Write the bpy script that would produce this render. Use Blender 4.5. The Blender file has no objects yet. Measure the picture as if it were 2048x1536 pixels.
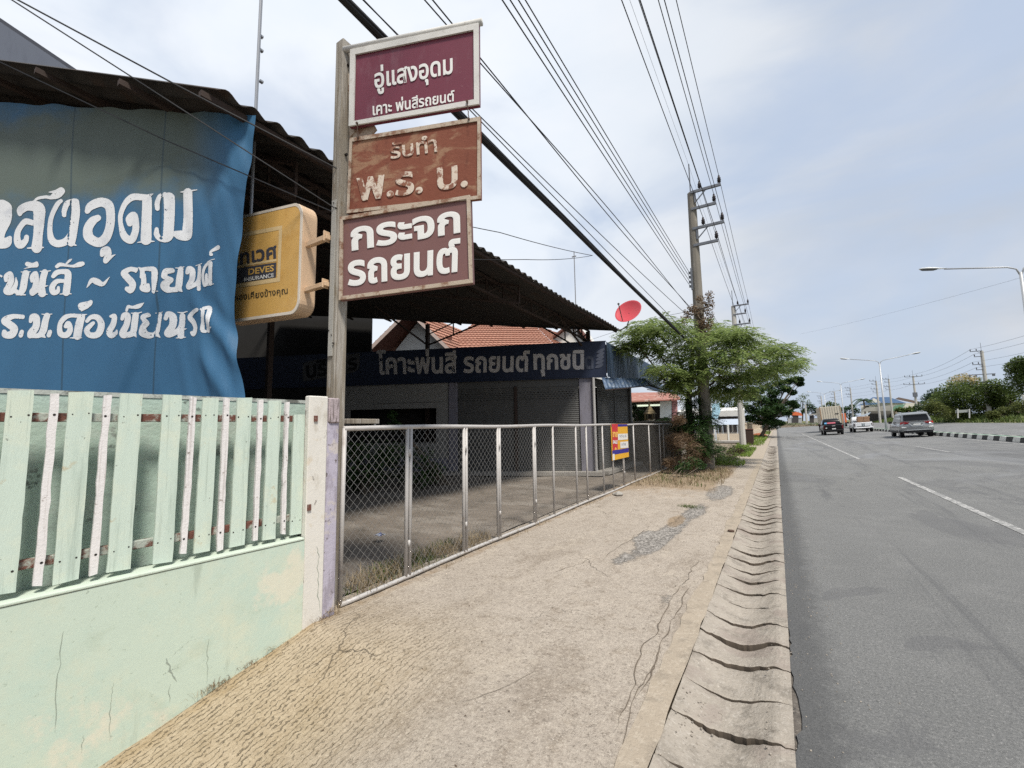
import bpy, math, random
import numpy as np
from mathutils import Vector, Matrix
random.seed(11); rng = np.random.default_rng(11)
scene = bpy.context.scene
COL = scene.collection
R = math.radians

# ------------------------------------------------------------------ camera
PW, PH, FPX, EYE = 2048., 1536., 850., 1.6          # photograph size, focal length in its pixels, eye height
YAW, PITCH, ROLL = R(31.7001), R(5.7773), R(0.94538)
_fw = np.array([-math.sin(YAW)*math.cos(PITCH), math.cos(YAW)*math.cos(PITCH), math.sin(PITCH)])
_r0 = np.array([math.cos(YAW), math.sin(YAW), 0.]); _u0 = np.cross(_r0, _fw)
_rt = _r0*math.cos(ROLL) - _u0*math.sin(ROLL); _up = _r0*math.sin(ROLL) + _u0*math.cos(ROLL)
cam = bpy.data.cameras.new('camera'); cam.sensor_width = 36; cam.lens = FPX/PW*36
cam.clip_start = 0.05; cam.clip_end = 6000
camo = bpy.data.objects.new('camera', cam); COL.objects.link(camo)
camo.matrix_world = Matrix(((_rt[0], _up[0], -_fw[0], 0), (_rt[1], _up[1], -_fw[1], 0), (_rt[2], _up[2], -_fw[2], EYE), (0, 0, 0, 1)))
scene.camera = camo

# ------------------------------------------------------------------ sky, sun, exposure
SUN_EL, SUN_AZ = R(60), R(124)                       # azimuth clockwise from +Y
wd = bpy.data.worlds.new('World'); scene.world = wd; wd.use_nodes = True
nt = wd.node_tree; N = nt.nodes; L = nt.links
bg = N['Background']; bg.inputs['Strength'].default_value = 0.12
sky = N.new('ShaderNodeTexSky'); sky.sky_type = 'NISHITA'; sky.sun_disc = False
sky.sun_elevation = SUN_EL; sky.sun_rotation = SUN_AZ; sky.air_density = 1.2; sky.dust_density = 2.5; sky.ozone_density = 2.0
tc = N.new('ShaderNodeTexCoord'); mp = N.new('ShaderNodeMapping'); mp.inputs['Scale'].default_value = (1.3, 1.3, 3.0)
L.new(tc.outputs['Generated'], mp.inputs['Vector'])
def _nz(scale, det, dist=0.):
    n = N.new('ShaderNodeTexNoise'); n.inputs['Scale'].default_value = scale; n.inputs['Detail'].default_value = det; n.inputs['Distortion'].default_value = dist
    L.new(mp.outputs[0], n.inputs['Vector']); return n.outputs['Fac']
def _rng(f, lo, hi, a, b):
    n = N.new('ShaderNodeMapRange'); n.interpolation_type = 'SMOOTHSTEP'
    for i, v in enumerate((lo, hi, a, b)): n.inputs[i+1].default_value = v
    L.new(f, n.inputs[0]); return n.outputs[0]
def _mix(f, a, b):
    n = N.new('ShaderNodeMixRGB')
    for i, v in enumerate((f, a, b)):
        if isinstance(v, float): n.inputs[i].default_value = v
        elif isinstance(v, tuple): n.inputs[i].default_value = v+(1,)
        else: L.new(v, n.inputs[i])
    return n.outputs[0]
def _ma(op, a, b):
    n = N.new('ShaderNodeMath'); n.operation = op
    for i, v in enumerate((a, b)):
        if isinstance(v, float): n.inputs[i].default_value = v
        else: L.new(v, n.inputs[i])
    return n.outputs[0]
dt = N.new('ShaderNodeVectorMath'); dt.operation = 'DOT_PRODUCT'; L.new(tc.outputs['Generated'], dt.inputs[0]); dt.inputs[1].default_value = (-.80, .33, .50)   # the brighter, cloudier side of the sky
side = _rng(dt.outputs['Value'], .22, .92, 0., 1.)
gap = _mix(.85, sky.outputs[0], (2.65, 3.16, 4.02))                                   # humid pale blue between the clouds
cover = _ma('ADD', _nz(1.5, 7, .5), _ma('MULTIPLY', side, .16))
fac = _rng(cover, .42, .70, .18, 1.)
ccol = _mix(side, _mix(_rng(_nz(3.1, 6, .3), .3, .7, 0., 1.), (2.80, 2.98, 3.25), (3.55, 3.66, 3.86)), _mix(_rng(_nz(2.4, 5), .35, .7, 0., 1.), (4.3, 4.65, 5.1), (4.75, 4.95, 5.25)))
L.new(_mix(fac, gap, ccol), bg.inputs['Color'])
sun = bpy.data.lights.new('sun', 'SUN'); sun.energy = 2.9; sun.angle = R(10); sun.color = (1.0, .95, .87)
suno = bpy.data.objects.new('sun', sun); COL.objects.link(suno)
_sd = Vector((math.sin(SUN_AZ)*math.cos(SUN_EL), math.cos(SUN_AZ)*math.cos(SUN_EL), math.sin(SUN_EL)))
suno.rotation_euler = (-_sd).to_track_quat('-Z', 'Y').to_euler()
scene.view_settings.view_transform = 'Standard'; scene.view_settings.look = 'None'
scene.view_settings.exposure = 0.72; scene.cycles.use_denoising = False; scene.view_settings.gamma = 1

# ------------------------------------------------------------------ survey helpers: where a sight line meets a surface of the place
def ray(x, y): return (x-1024)/FPX*_rt - (y-768)/FPX*_up + _fw
def at_z(x, y, z=0.): d = ray(x, y); return np.array([0, 0, EYE]) + (z-EYE)/d[2]*d
def at_x(x, y, X): d = ray(x, y); return np.array([0, 0, EYE]) + X/d[0]*d
def at_y(x, y, Y): d = ray(x, y); return np.array([0, 0, EYE]) + Y/d[1]*d
def at_d(x, y, dep): return np.array([0, 0, EYE]) + dep*ray(x, y)
def at_pl(x, y, p, n): d = ray(x, y); n = np.array(n, float); o = np.array([0, 0, EYE]); return o + ((np.array(p)-o) @ n)/(d @ n)*d

# ------------------------------------------------------------------ object helpers
def setp(o, label=None, cat=None, group=None, kind=None):
    if label: o['label'] = label
    if cat: o['category'] = cat
    if group: o['group'] = group
    if kind: o['kind'] = kind
    return o
def thing(name, label, cat, loc=(0, 0, 0), rz=0, group=None):
    o = bpy.data.objects.new(name, None); COL.objects.link(o); o.empty_display_size = .2
    o.location = loc; o.rotation_euler = (0, 0, rz)
    return setp(o, label, cat, group)
def root_loc(o):
    while o.parent: o = o.parent
    return np.array(o.location)
def mesh_obj(name, V, F, mats, parent=None, smooth=False, mi=None, origin=None, local=False):
    V = np.asarray(V, float).reshape(-1, 3)
    if parent is not None: org = np.zeros(3) if local else root_loc(parent)
    else: org = np.array(origin if origin is not None else (0, 0, 0), float)
    me = bpy.data.meshes.new(name)
    if isinstance(F, np.ndarray):
        k = F.shape[1]; me.vertices.add(len(V)); me.vertices.foreach_set('co', (V-org).ravel())
        me.loops.add(F.size); me.loops.foreach_set('vertex_index', F.ravel().astype(np.int32))
        me.polygons.add(len(F)); me.polygons.foreach_set('loop_start', np.arange(0, F.size, k, dtype=np.int32))
    else: me.from_pydata((V-org).tolist(), [], F)
    if not isinstance(mats, (list, tuple)): mats = [mats]
    for m in mats: me.materials.append(m)
    if mi is not None: me.polygons.foreach_set('material_index', np.array(mi, np.int32))
    if smooth: me.polygons.foreach_set('use_smooth', np.ones(len(me.polygons), bool))
    me.update(calc_edges=True); me.validate()
    o = bpy.data.objects.new(name, me); COL.objects.link(o)
    if parent is not None: o.parent = parent
    else: o.location = org
    return o
class MB:
    def __init__(s): s.v = []; s.f = []; s.m = []; s.cur = 0
    def add(s, V, F):
        b = len(s.v); s.v += [tuple(map(float, p)) for p in V]; s.f += [tuple(b+i for i in f) for f in F]; s.m += [s.cur]*len(F); return s
    def box(s, lo, hi, M=None):
        x0, y0, z0 = lo; x1, y1, z1 = hi
        V = [(x0, y0, z0), (x1, y0, z0), (x1, y1, z0), (x0, y1, z0), (x0, y0, z1), (x1, y0, z1), (x1, y1, z1), (x0, y1, z1)]
        if M is not None: V = [tuple(M @ Vector(p)) for p in V]
        return s.add(V, [(0, 3, 2, 1), (4, 5, 6, 7), (0, 1, 5, 4), (1, 2, 6, 5), (2, 3, 7, 6), (3, 0, 4, 7)])
    def slab(s, quad, off):                                   # a quad (4 points) given thickness along the vector off
        q = [np.array(p, float) for p in quad]; o = np.array(off, float)
        return s.add(q+[p+o for p in q], [(0, 1, 2, 3), (7, 6, 5, 4), (0, 4, 5, 1), (1, 5, 6, 2), (2, 6, 7, 3), (3, 7, 4, 0)])
    def prism(s, poly, off):
        n = len(poly); q = [np.array(p, float) for p in poly]; o = np.array(off, float)
        return s.add(q+[p+o for p in q], [tuple(range(n)), tuple(range(2*n-1, n-1, -1))]+[(i, n+i, n+(i+1) % n, (i+1) % n) for i in range(n)])
    def tube(s, pts, r, n=6, cap=True):
        P = [np.array(p, float) for p in pts]; rs = r if hasattr(r, '__len__') else [r]*len(P)
        V = []; prev = None
        for i, p in enumerate(P):
            t = P[min(i+1, len(P)-1)]-P[max(i-1, 0)]; t = t/max(np.linalg.norm(t), 1e-9)
            if prev is None:
                a = np.array([0, 0, 1.]) if abs(t[2]) < .9 else np.array([1., 0, 0])
            else: a = prev
            u = np.cross(t, a); u /= max(np.linalg.norm(u), 1e-9); w = np.cross(u, t); prev = w
            for k in range(n):
                an = 2*math.pi*(k+.5)/n; V.append(p+rs[i]*(math.cos(an)*u+math.sin(an)*w))
        F = [(i*n+k, i*n+(k+1) % n, (i+1)*n+(k+1) % n, (i+1)*n+k) for i in range(len(P)-1) for k in range(n)]
        if cap: F += [tuple(range(n-1, -1, -1)), tuple((len(P)-1)*n+k for k in range(n))]
        return s.add(V, F)
    def bar(s, a, b, w, h=None):                              # rectangular bar from a to b
        return s.tube([a, b], w*.7071 if h is None else w*.7071, 4)
    def lathe(s, prof, c=(0, 0, 0), n=16, M=None):
        V = []; 
        for r, z in prof:
            for k in range(n):
                a = 2*math.pi*k/n; p = Vector((r*math.cos(a), r*math.sin(a), z))
                if M is not None: p = M @ p
                V.append((p[0]+c[0], p[1]+c[1], p[2]+c[2]))
        F = [(i*n+k, i*n+(k+1) % n, (i+1)*n+(k+1) % n, (i+1)*n+k) for i in range(len(prof)-1) for k in range(n)]
        F += [tuple(range(n-1, -1, -1)), tuple((len(prof)-1)*n+k for k in range(n))]
        return s.add(V, F)
    def grid(s, fn, us, vs):
        V = [fn(u, v) for v in vs for u in us]; n = len(us)
        return s.add(V, [(j*n+i, j*n+i+1, (j+1)*n+i+1, (j+1)*n+i) for j in range(len(vs)-1) for i in range(n-1)])
    def build(s, name, mats, parent=None, smooth=False, origin=None, local=False):
        return mesh_obj(name, s.v, s.f, mats, parent, smooth, s.m if isinstance(mats, (list, tuple)) else None, origin, local)
def bevel(o, w=.01, seg=2):
    m = o.modifiers.new('bevel', 'BEVEL'); m.width = w; m.segments = seg; m.limit_method = 'ANGLE'; return o
def copy_tree(o, parent=None):
    c = o.copy(); COL.objects.link(c); c.parent = parent
    for ch in list(o.children): copy_tree(ch, c)
    return c

def vnoise(x, y, s=1.0, seed=0):                              # cheap smooth value noise for meshes
    x = np.asarray(x, float)*s; y = np.asarray(y, float)*s
    xi = np.floor(x); yi = np.floor(y); fx = x-xi; fy = y-yi
    fx = fx*fx*(3-2*fx); fy = fy*fy*(3-2*fy)
    def h(a, b): v = np.sin(a*127.1+b*311.7+seed*74.7)*43758.5453; return v-np.floor(v)
    return (h(xi, yi)*(1-fx)+h(xi+1, yi)*fx)*(1-fy)+(h(xi, yi+1)*(1-fx)+h(xi+1, yi+1)*fx)*fy
def sstep(a, b, x): t = np.clip((np.asarray(x, float)-a)/(b-a), 0, 1); return t*t*(3-2*t)

# ------------------------------------------------------------------ materials
def rgba(c): return (c[0], c[1], c[2], 1)
class NT:
    def __init__(s, name):
        s.m = bpy.data.materials.new(name); s.m.use_nodes = True; s.t = s.m.node_tree; s.b = s.t.nodes['Principled BSDF']
        s.tc = s.n('ShaderNodeTexCoord'); s.co = s.tc.outputs['Object']
    def n(s, ty, **kw):
        x = s.t.nodes.new(ty)
        for k, v in kw.items(): setattr(x, k, v)
        return x
    def l(s, a, b): s.t.links.new(a, b)
    def noise(s, scale, detail=4, rough=.6, stretch=None, dist=0, co=None):
        x = s.n('ShaderNodeTexNoise'); x.inputs['Scale'].default_value = scale; x.inputs['Detail'].default_value = detail
        x.inputs['Roughness'].default_value = rough; x.inputs['Distortion'].default_value = dist
        c = co or s.co
        if stretch:
            m = s.n('ShaderNodeMapping'); m.inputs['Scale'].default_value = stretch; s.l(c, m.inputs[0]); c = m.outputs[0]
        s.l(c, x.inputs['Vector']); return x.outputs['Fac']
    def ramp(s, fac, lo, hi, a=0., b=1.):
        x = s.n('ShaderNodeMapRange'); x.interpolation_type = 'SMOOTHSTEP'
        x.inputs[1].default_value = lo; x.inputs[2].default_value = hi; x.inputs[3].default_value = a; x.inputs[4].default_value = b
        s.l(fac, x.inputs[0]); return x.outputs[0]
    def math(s, op, a, b):
        x = s.n('ShaderNodeMath'); x.operation = op
        for i, v in enumerate((a, b)):
            if isinstance(v, (int, float)): x.inputs[i].default_value = v
            elif v is not None: s.l(v, x.inputs[i])
        return x.outputs[0]
    def mix(s, fac, a, b):
        x = s.n('ShaderNodeMixRGB')
        for i, v in enumerate((fac, a, b)):
            if isinstance(v, (int, float)): x.inputs[i].default_value = v
            elif isinstance(v, (tuple, list)): x.inputs[i].default_value = rgba(v)
            else: s.l(v, x.inputs[i])
        return x.outputs[0]
    def attr(s, name): x = s.n('ShaderNodeAttribute'); x.attribute_name = name; return x.outputs['Fac']
    def sep(s, co=None): x = s.n('ShaderNodeSeparateXYZ'); s.l(co or s.co, x.inputs[0]); return x.outputs
    def bump(s, h, strength=.3, dist=.01):
        x = s.n('ShaderNodeBump'); x.inputs['Strength'].default_value = strength; x.inputs['Distance'].default_value = dist
        s.l(h, x.inputs['Height']); s.l(x.outputs[0], s.b.inputs['Normal'])
    def out(s, col, rough=.8, spec=.3, metal=0):
        if isinstance(col, (tuple, list)): s.b.inputs['Base Color'].default_value = rgba(col)
        else: s.l(col, s.b.inputs['Base Color'])
        if isinstance(rough, (int, float)): s.b.inputs['Roughness'].default_value = rough
        else: s.l(rough, s.b.inputs['Roughness'])
        s.b.inputs['Specular IOR Level'].default_value = spec; s.b.inputs['Metallic'].default_value = metal
        return s.m
def mul(c, k): return tuple(min(1, v*k) for v in c[:3])
def mat(name, col, rough=.8, var=.18, vs=3., stains=(), bump=0., bs=80., metal=0., spec=.3, stretch=None, island=0.):
    t = NT(name)
    c = t.mix(t.noise(vs, 5, .65, stretch), mul(col, 1-var), mul(col, 1+var))
    if island:
        g = t.n('ShaderNodeNewGeometry'); c = t.mix(g.outputs['Random Per Island'], c, mul(col, 1+island) if island > 0 else mul(col, 1+island))
    for st in stains:                                         # (colour, scale, lo, hi, amount, stretch)
        sc, s_, lo, hi, am = st[:5]; sv = st[5] if len(st) > 5 else None
        c = t.mix(t.math('MULTIPLY', t.ramp(t.noise(s_, 7, .68, sv), lo, hi), am), c, sc)
    if bump: t.bump(t.noise(bs, 4, .7, stretch), bump, .01)
    return t.out(c, rough, spec, metal)
def leaf_mat(name, a, b, trans=.35):
    t = NT(name); g = t.n('ShaderNodeNewGeometry')
    c = t.mix(g.outputs['Random Per Island'], a, b)
    t.out(c, .55, .25)
    tr = t.n('ShaderNodeBsdfTranslucent'); t.l(c, tr.inputs['Color'])
    ms = t.n('ShaderNodeMixShader'); ms.inputs[0].default_value = trans
    t.l(t.b.outputs[0], ms.inputs[1]); t.l(tr.outputs[0], ms.inputs[2])
    t.l(ms.outputs[0], t.t.nodes['Material Output'].inputs['Surface']); return t.m

# ------------------------------------------------------------------ lettering
def letters(body, bold=0.0):
    cu = bpy.data.curves.new('lettering', 'FONT'); cu.body = body; cu.size = 1; cu.resolution_u = 3
    cu.bevel_depth = bold; cu.bevel_resolution = 0
    o = bpy.data.objects.new('lettering', cu); COL.objects.link(o)
    dg = bpy.context.evaluated_depsgraph_get(); dg.update()
    me = bpy.data.meshes.new_from_object(o.evaluated_get(dg))
    V = np.array([v.co[:] for v in me.vertices]); F = [tuple(p.vertices) for p in me.polygons]
    bpy.data.objects.remove(o); bpy.data.curves.remove(cu); bpy.data.meshes.remove(me)
    return V, F
def letter_part(body, quad, place, nrm, mat_, parent, bold=.03, lift=.004, name='lettering', italic=0., thick=.0008):
    """quad: photograph corners of the text's bounding box (tl, tr, br, bl); place(x, y) -> point on the sign face"""
    V, F = letters(body, bold)
    lo = V.min(0); hi = V.max(0); u = (V[:, 0]-lo[0])/(hi[0]-lo[0]); v = (V[:, 1]-lo[1])/(hi[1]-lo[1])
    z = V[:, 2]/(max(abs(lo[2]), abs(hi[2]))+1e-9)
    tl, tr, br, bl = [np.array(q, float) for q in quad]
    u2 = u+italic*v
    P = ((1-u2)*v)[:, None]*tl+(u2*v)[:, None]*tr+(u2*(1-v))[:, None]*br+((1-u2)*(1-v))[:, None]*bl
    nrm = np.array(nrm, float)
    W = np.array([place(p[0], p[1]) for p in P])+nrm*(lift+z*thick)[:, None]
    return mesh_obj(name, W, F, mat_, parent)

# ================================================================== GROUND, ROAD, FOOTPATH
def shift(y): return -(np.maximum(0, np.asarray(y, float)-140)**2)/240.
def bank(xr): return .065*np.clip(np.asarray(xr, float)-3, 0, 18)
def dip(x, y): return -np.clip(.27*(2.25-np.asarray(y, float)), 0, .55)*sstep(-1.2, -2.7, x)
def road_z(x, y): return float(bank(x-shift(y)))

def concrete_mat():
    t = NT('footpath_concrete')
    big = t.noise(.8, 6, .62); mid = t.noise(5, 8, .72); grit = t.noise(34, 5, .8); spk = t.noise(75, 3, .7)
    c = t.mix(big, (.315, .27, .222), (.432, .378, .318))
    c = t.mix(t.ramp(mid, .50, .68, 0, .62), c, (.235, .19, .145))
    c = t.mix(t.ramp(t.noise(1.7, 8, .72, (1, .4, 1)), .50, .64, 0, .6), c, (.245, .202, .16))
    c = t.mix(t.ramp(t.noise(2.6, 8, .72, (1, .5, 1)), .52, .66, 0, .55), c, (.46, .40, .325))
    c = t.mix(t.ramp(grit, .50, .64, 0, .55), c, (.50, .445, .37)); c = t.mix(t.ramp(grit, .47, .34, 0, .7), c, (.135, .112, .09))
    c = t.mix(t.ramp(spk, .58, .68, 0, .7), c, (.58, .52, .44)); c = t.mix(t.ramp(spk, .40, .32, 0, .75), c, (.10, .085, .07))
    g = t.attr('gravel'); gm = t.ramp(t.math('ADD', g, t.math('MULTIPLY', t.math('SUBTRACT', t.noise(7, 7, .75), .5), 1.1)), .40, .62)
    vo = t.n('ShaderNodeTexVoronoi'); vo.inputs['Scale'].default_value = 42; t.l(t.co, vo.inputs['Vector'])
    vb = t.n('ShaderNodeRGBToBW'); t.l(vo.outputs['Color'], vb.inputs[0])
    gc = t.mix(t.ramp(vb.outputs[0], .15, .85), (.11, .105, .098), (.40, .375, .345))
    c = t.mix(t.math('MULTIPLY', gm, .85), c, gc)
    d = t.attr('soil'); dm = t.ramp(t.math('ADD', d, t.math('MULTIPLY', t.math('SUBTRACT', t.noise(5, 6, .7), .5), .9)), .35, .8)
    c = t.mix(t.math('MULTIPLY', dm, .7), c, t.mix(grit, (.17, .115, .065), (.36, .26, .16)))
    p = t.attr('ramp')                                         # raked, rough-cast apron by the wall
    wv = t.n('ShaderNodeTexWave'); wv.wave_type = 'BANDS'; wv.bands_direction = 'X'; wv.inputs['Scale'].default_value = 7.5; wv.inputs['Distortion'].default_value = 6
    wv.inputs['Detail'].default_value = 4; wv.inputs['Detail Scale'].default_value = 3.5; t.l(t.co, wv.inputs['Vector'])
    wm = t.math('MULTIPLY', t.ramp(wv.outputs['Fac'], .16, .0), t.math('MULTIPLY', t.ramp(t.noise(16, 5, .7), .40, .58), p))
    c = t.mix(t.math('MULTIPLY', p, .5), c, t.mix(grit, (.31, .225, .115), (.56, .43, .235)))
    c = t.mix(t.math('MULTIPLY', wm, .48), c, (.15, .11, .07))
    mpv = t.n('ShaderNodeMixRGB'); mpv.inputs[0].default_value = .35; t.l(t.co, mpv.inputs[1])
    nn = t.n('ShaderNodeTexNoise'); nn.inputs['Scale'].default_value = 2.5; nn.inputs['Detail'].default_value = 5; t.l(t.co, nn.inputs['Vector']); t.l(nn.outputs['Color'], mpv.inputs[2])
    cv = t.n('ShaderNodeTexVoronoi'); cv.feature = 'DISTANCE_TO_EDGE'; cv.inputs['Scale'].default_value = 1.5; t.l(mpv.outputs[0], cv.inputs['Vector'])
    ck = t.math('MULTIPLY', t.ramp(cv.outputs['Distance'], .006, .002), t.ramp(t.noise(.8, 3, .5), .56, .66))
    c = t.mix(t.math('MULTIPLY', ck, .5), c, (.13, .105, .08))
    h = t.math('ADD', t.math('ADD', t.math('MULTIPLY', grit, .7), t.math('MULTIPLY', mid, 1.6)), t.math('MULTIPLY', t.math('MULTIPLY', gm, vb.outputs[0]), 1.6))
    h = t.math('SUBTRACT', t.math('SUBTRACT', h, t.math('MULTIPLY', ck, 1.5)), t.math('MULTIPLY', wm, 1.2))
    t.bump(h, .9, .02)
    return t.out(c, .92, .2)
def asphalt_mat():
    t = NT('asphalt'); s = t.sep()
    big = t.noise(.35, 6, .65); grit = t.noise(48, 5, .85); spk = t.noise(85, 3, .75)
    c = t.mix(big, (.120, .121, .118), (.195, .195, .19))
    c = t.mix(t.ramp(t.noise(2.2, 7, .72), .48, .66, 0, .4), c, (.215, .213, .205))
    c = t.mix(t.ramp(grit, .50, .66, 0, .7), c, (.285, .28, .27)); c = t.mix(t.ramp(grit, .46, .32, 0, .8), c, (.055, .055, .055))
    c = t.mix(t.ramp(spk, .60, .70, 0, .8), c, (.46, .445, .42)); c = t.mix(t.ramp(spk, .40, .31, 0, .8), c, (.035, .035, .036))
    c = t.mix(t.ramp(t.noise(1., 7, .65, (1.4, .06, 1), .6), .52, .64, 0, .5), c, (.085, .086, .09))
    c = t.mix(t.ramp(t.noise(.7, 7, .65, (.5, .2, 1), 2.2), .53, .56, 0, .35), c, (.10, .10, .105)); c = t.mix(t.ramp(t.noise(.6, 5, .6, (.5, .22, 1), 1.5), .52, .66, 0, .4), c, (.235, .24, .25))
    ed = t.math('ADD', s[0], t.math('MULTIPLY', t.math('SUBTRACT', t.noise(5, 8, .8), .5), .42))
    c = t.mix(t.ramp(ed, .30, .08, 0, .68), c, t.mix(grit, (.03, .031, .032), (.12, .12, .12)))     # newer bitumen strip laid along the gutter
    t.bump(t.math('ADD', grit, t.math('MULTIPLY', spk, .8)), .8, .014)
    return t.out(c, .85, .3)
m_path = concrete_mat(); m_asph = asphalt_mat()
m_gut = mat('gutter_concrete', (.31, .275, .23), .92, .2, 3, [((.165, .145, .12), 5, .49, .64, .65), ((.37, .335, .29), 26, .5, .64, .55), ((.12, .10, .085), 30, .52, .36, .0), ((.46, .42, .37), 60, .57, .66, .7), ((.10, .085, .07), 44, .58, .68, .65), ((.23, .185, .16), 1.8, .5, .6, .45)], .9, 45)
m_kerb = mat('kerb_concrete', (.335, .282, .218), .9, .16, 2.5, [((.21, .178, .14), 6, .49, .64, .6), ((.44, .385, .31), 26, .5, .64, .5), ((.12, .10, .08), 46, .58, .68, .6)], .8, 45)
m_earth = mat('earth', (.20, .16, .115), .95, .3, 1.5, [((.10, .085, .06), 6, .5, .7, .6), ((.30, .26, .20), 40, .55, .75, .5)], .6, 60)
m_grassland = mat('verge_ground', (.13, .135, .06), .95, .35, .4, [((.24, .20, .11), 1.2, .5, .65, .7), ((.07, .09, .03), 3, .5, .7, .6)], .6, 30)
m_yard = mat('yard_dirt', (.20, .17, .14), .95, .22, 1.2, [((.28, .25, .215), .5, .48, .6, .75, (1, 2.2, 1)), ((.11, .095, .075), 3, .5, .66, .7), ((.33, .30, .26), 55, .6, .72, .5)], .8, 70)
m_white = mat('white_road_paint', (.52, .51, .49), .85, .12, 5, [((.15, .15, .148), 26, .40, .58, .9), ((.18, .18, .175), 4, .46, .58, .75)], .4, 140)

# the ground: one sheet to the horizon, lower than everything laid on it
def ground_z(x, y):
    xr = x-shift(y); z = -.14+bank(xr)*np.where(xr < 21.2, 1, 1)+dip(x, y)-np.where(xr < 21, .03, 0)
    z = np.where(xr > 20.9, -.04+1.17+sstep(21, 25.5, xr)*.95, z)
    return z*1.0
gx = np.unique(np.concatenate([np.linspace(-2500, -60, 14), np.linspace(-60, -8, 14), np.linspace(-8, 0, 21), np.linspace(0, 40, 61), np.linspace(40, 120, 12), np.linspace(120, 2500, 12)]))
gy = np.unique(np.concatenate([np.linspace(-600, -8, 10), np.linspace(-8, 20, 41), np.linspace(20, 260, 61), np.linspace(260, 3000, 16)]))
GX, GY = np.meshgrid(gx, gy); GZ = ground_z(GX, GY)
nxg = len(gx); fi = (np.arange(len(gy)-1)[:, None]*nxg+np.arange(nxg-1)[None]).ravel()
mi = ((gx[:-1][None]-shift(gy[:-1])[:, None]) > 20.4).astype(int).ravel()
g_ = mesh_obj('ground', np.stack([GX, GY, GZ], -1).reshape(-1, 3), np.stack([fi, fi+1, fi+1+nxg, fi+nxg], -1), [m_earth, m_grassland], smooth=True, mi=mi); setp(g_, kind='structure')

# carriageways
def strip(name, xs_fn, ys, mt, dz=0., jit=None):
    rows = []
    for y in ys:
        xs = xs_fn(y); sh = float(shift(y))
        rows.append([(x+sh, y, float(bank(x))+dz) for x in xs])
    n = len(rows[0]); V = [p for r in rows for p in r]
    F = [(j*n+i, j*n+i+1, (j+1)*n+i+1, (j+1)*n+i) for j in range(len(rows)-1) for i in range(n-1)]
    return setp(mesh_obj(name, V, F, mt, smooth=True), kind='structure')
def edge_x(y):                                                # ragged edge of the asphalt
    e = -.05+.05*(vnoise(y, 0, 2.3, 3)-.5)+.035*(vnoise(y, 0, 9, 5)-.5)
    e += .04*math.exp(-((y-3.2)/.9)**2)-.05*math.exp(-((y-5.4)/.9)**2)+.03*(vnoise(y, 0, 22, 8)-.5)
    return e
ys_r = np.concatenate([np.arange(-12, 14, .06), np.arange(14, 40, .4), np.arange(40, 240, 4)])
road = strip('road', lambda y: [float(edge_x(y))]+[.4, 1.5, 3, 4.5, 6, 7.5, 9.9], ys_r, m_asph)
strip('far_carriageway', lambda y: [10.95, 13, 16, 19, 21], np.arange(-10, 240, 4), m_asph).name = 'road_beyond_median'
# worn white lane lines (sheets 4 mm above the asphalt)
def dash(xa, w, y0, y1):
    return strip('lane_line', lambda y: [xa-w/2, xa+w/2], np.linspace(y0, y1, max(3, int((y1-y0)/1.5))), m_white, .006)
dash(2.86, .13, 3.5, 16.2); dash(2.88, .12, 23, 70); dash(6.25, .10, 25.5, 31); dash(9.6, .1, 20, 110)
# median: black and white kerb round a green-painted top
m_kw = mat('kerb_white', (.55, .54, .50), .85, .1, 3, [((.3, .27, .22), 5, .5, .7, .6)]); m_kb = mat('kerb_black', (.035, .034, .033), .8, .2, 4, [((.2, .18, .15), 8, .55, .7, .5)])
m_kg = mat('median_green', (.16, .27, .20), .9, .25, 2, [((.36, .35, .31), 1.2, .45, .6, .8)])
b = MB(); y = 5.0; k = 0
while y < 130:
    ln = .75; b.cur = k % 2
    s0, s1 = float(shift(y)), float(shift(y+ln)); z = .44; zt = z+.26
    for (xa, xb, xc, xd) in ((9.92, 10.12, 9.97, 10.12), (10.92, 10.74, 10.88, 10.74)):
        za, zb = float(bank(xa)), zt
        V = [(xa+s0, y, za-.2), (xa+s0, y, za+.05), (xc+s0, y, zb), (xd+s0, y, zb), (xa+s1, y+ln, za-.2), (xa+s1, y+ln, za+.05), (xc+s1, y+ln, zb), (xd+s1, y+ln, zb)]
        b.add(V, [(0, 1, 5, 4), (1, 2, 6, 5), (2, 3, 7, 6)])
    b.cur = 2; b.add([(10.12+s0, y, zt-.015), (10.74+s0, y, zt-.015), (10.74+s1, y+ln, zt-.015), (10.12+s1, y+ln, zt-.015)], [(0, 1, 2, 3)])
    y += ln; k += 1
setp(b.build('median_kerb', [m_kw, m_kb, m_kg]), kind='structure')

# footpath slab with its broken patches
xs = np.arange(-3.64, -.655, .045); ys = np.arange(-3, 20.05, .05)
X, Y = np.meshgrid(xs, ys)
Z = .012+dip(X, Y)+.012*(vnoise(X, Y, .9, 1)-.5)+.012*(vnoise(X, Y, 3.1, 2)-.5)+.006*(vnoise(X, Y, 9, 3)-.5)
def blob(px, py, rx, ry, z=0.): c = at_z(px, py, z); return np.exp(-(((X-c[0])/rx)**2+((Y-c[1])/ry)**2))
grav = 1.1*blob(1310, 1085, .17, .75)+.9*blob(1290, 1075, .14, .4)+1.1*blob(1440, 985, .28, 1.3)+.9*blob(1390, 1025, .2, .8)+.7*blob(1350, 1055, .16, .7)+.6*blob(1240, 1120, .15, .35)+.3*blob(1230, 1290, .2, .4)+.45*blob(1330, 1200, .12, .5)
grav = np.clip(grav, 0, 1); Z = Z-.012*sstep(.3, .7, grav)
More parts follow.
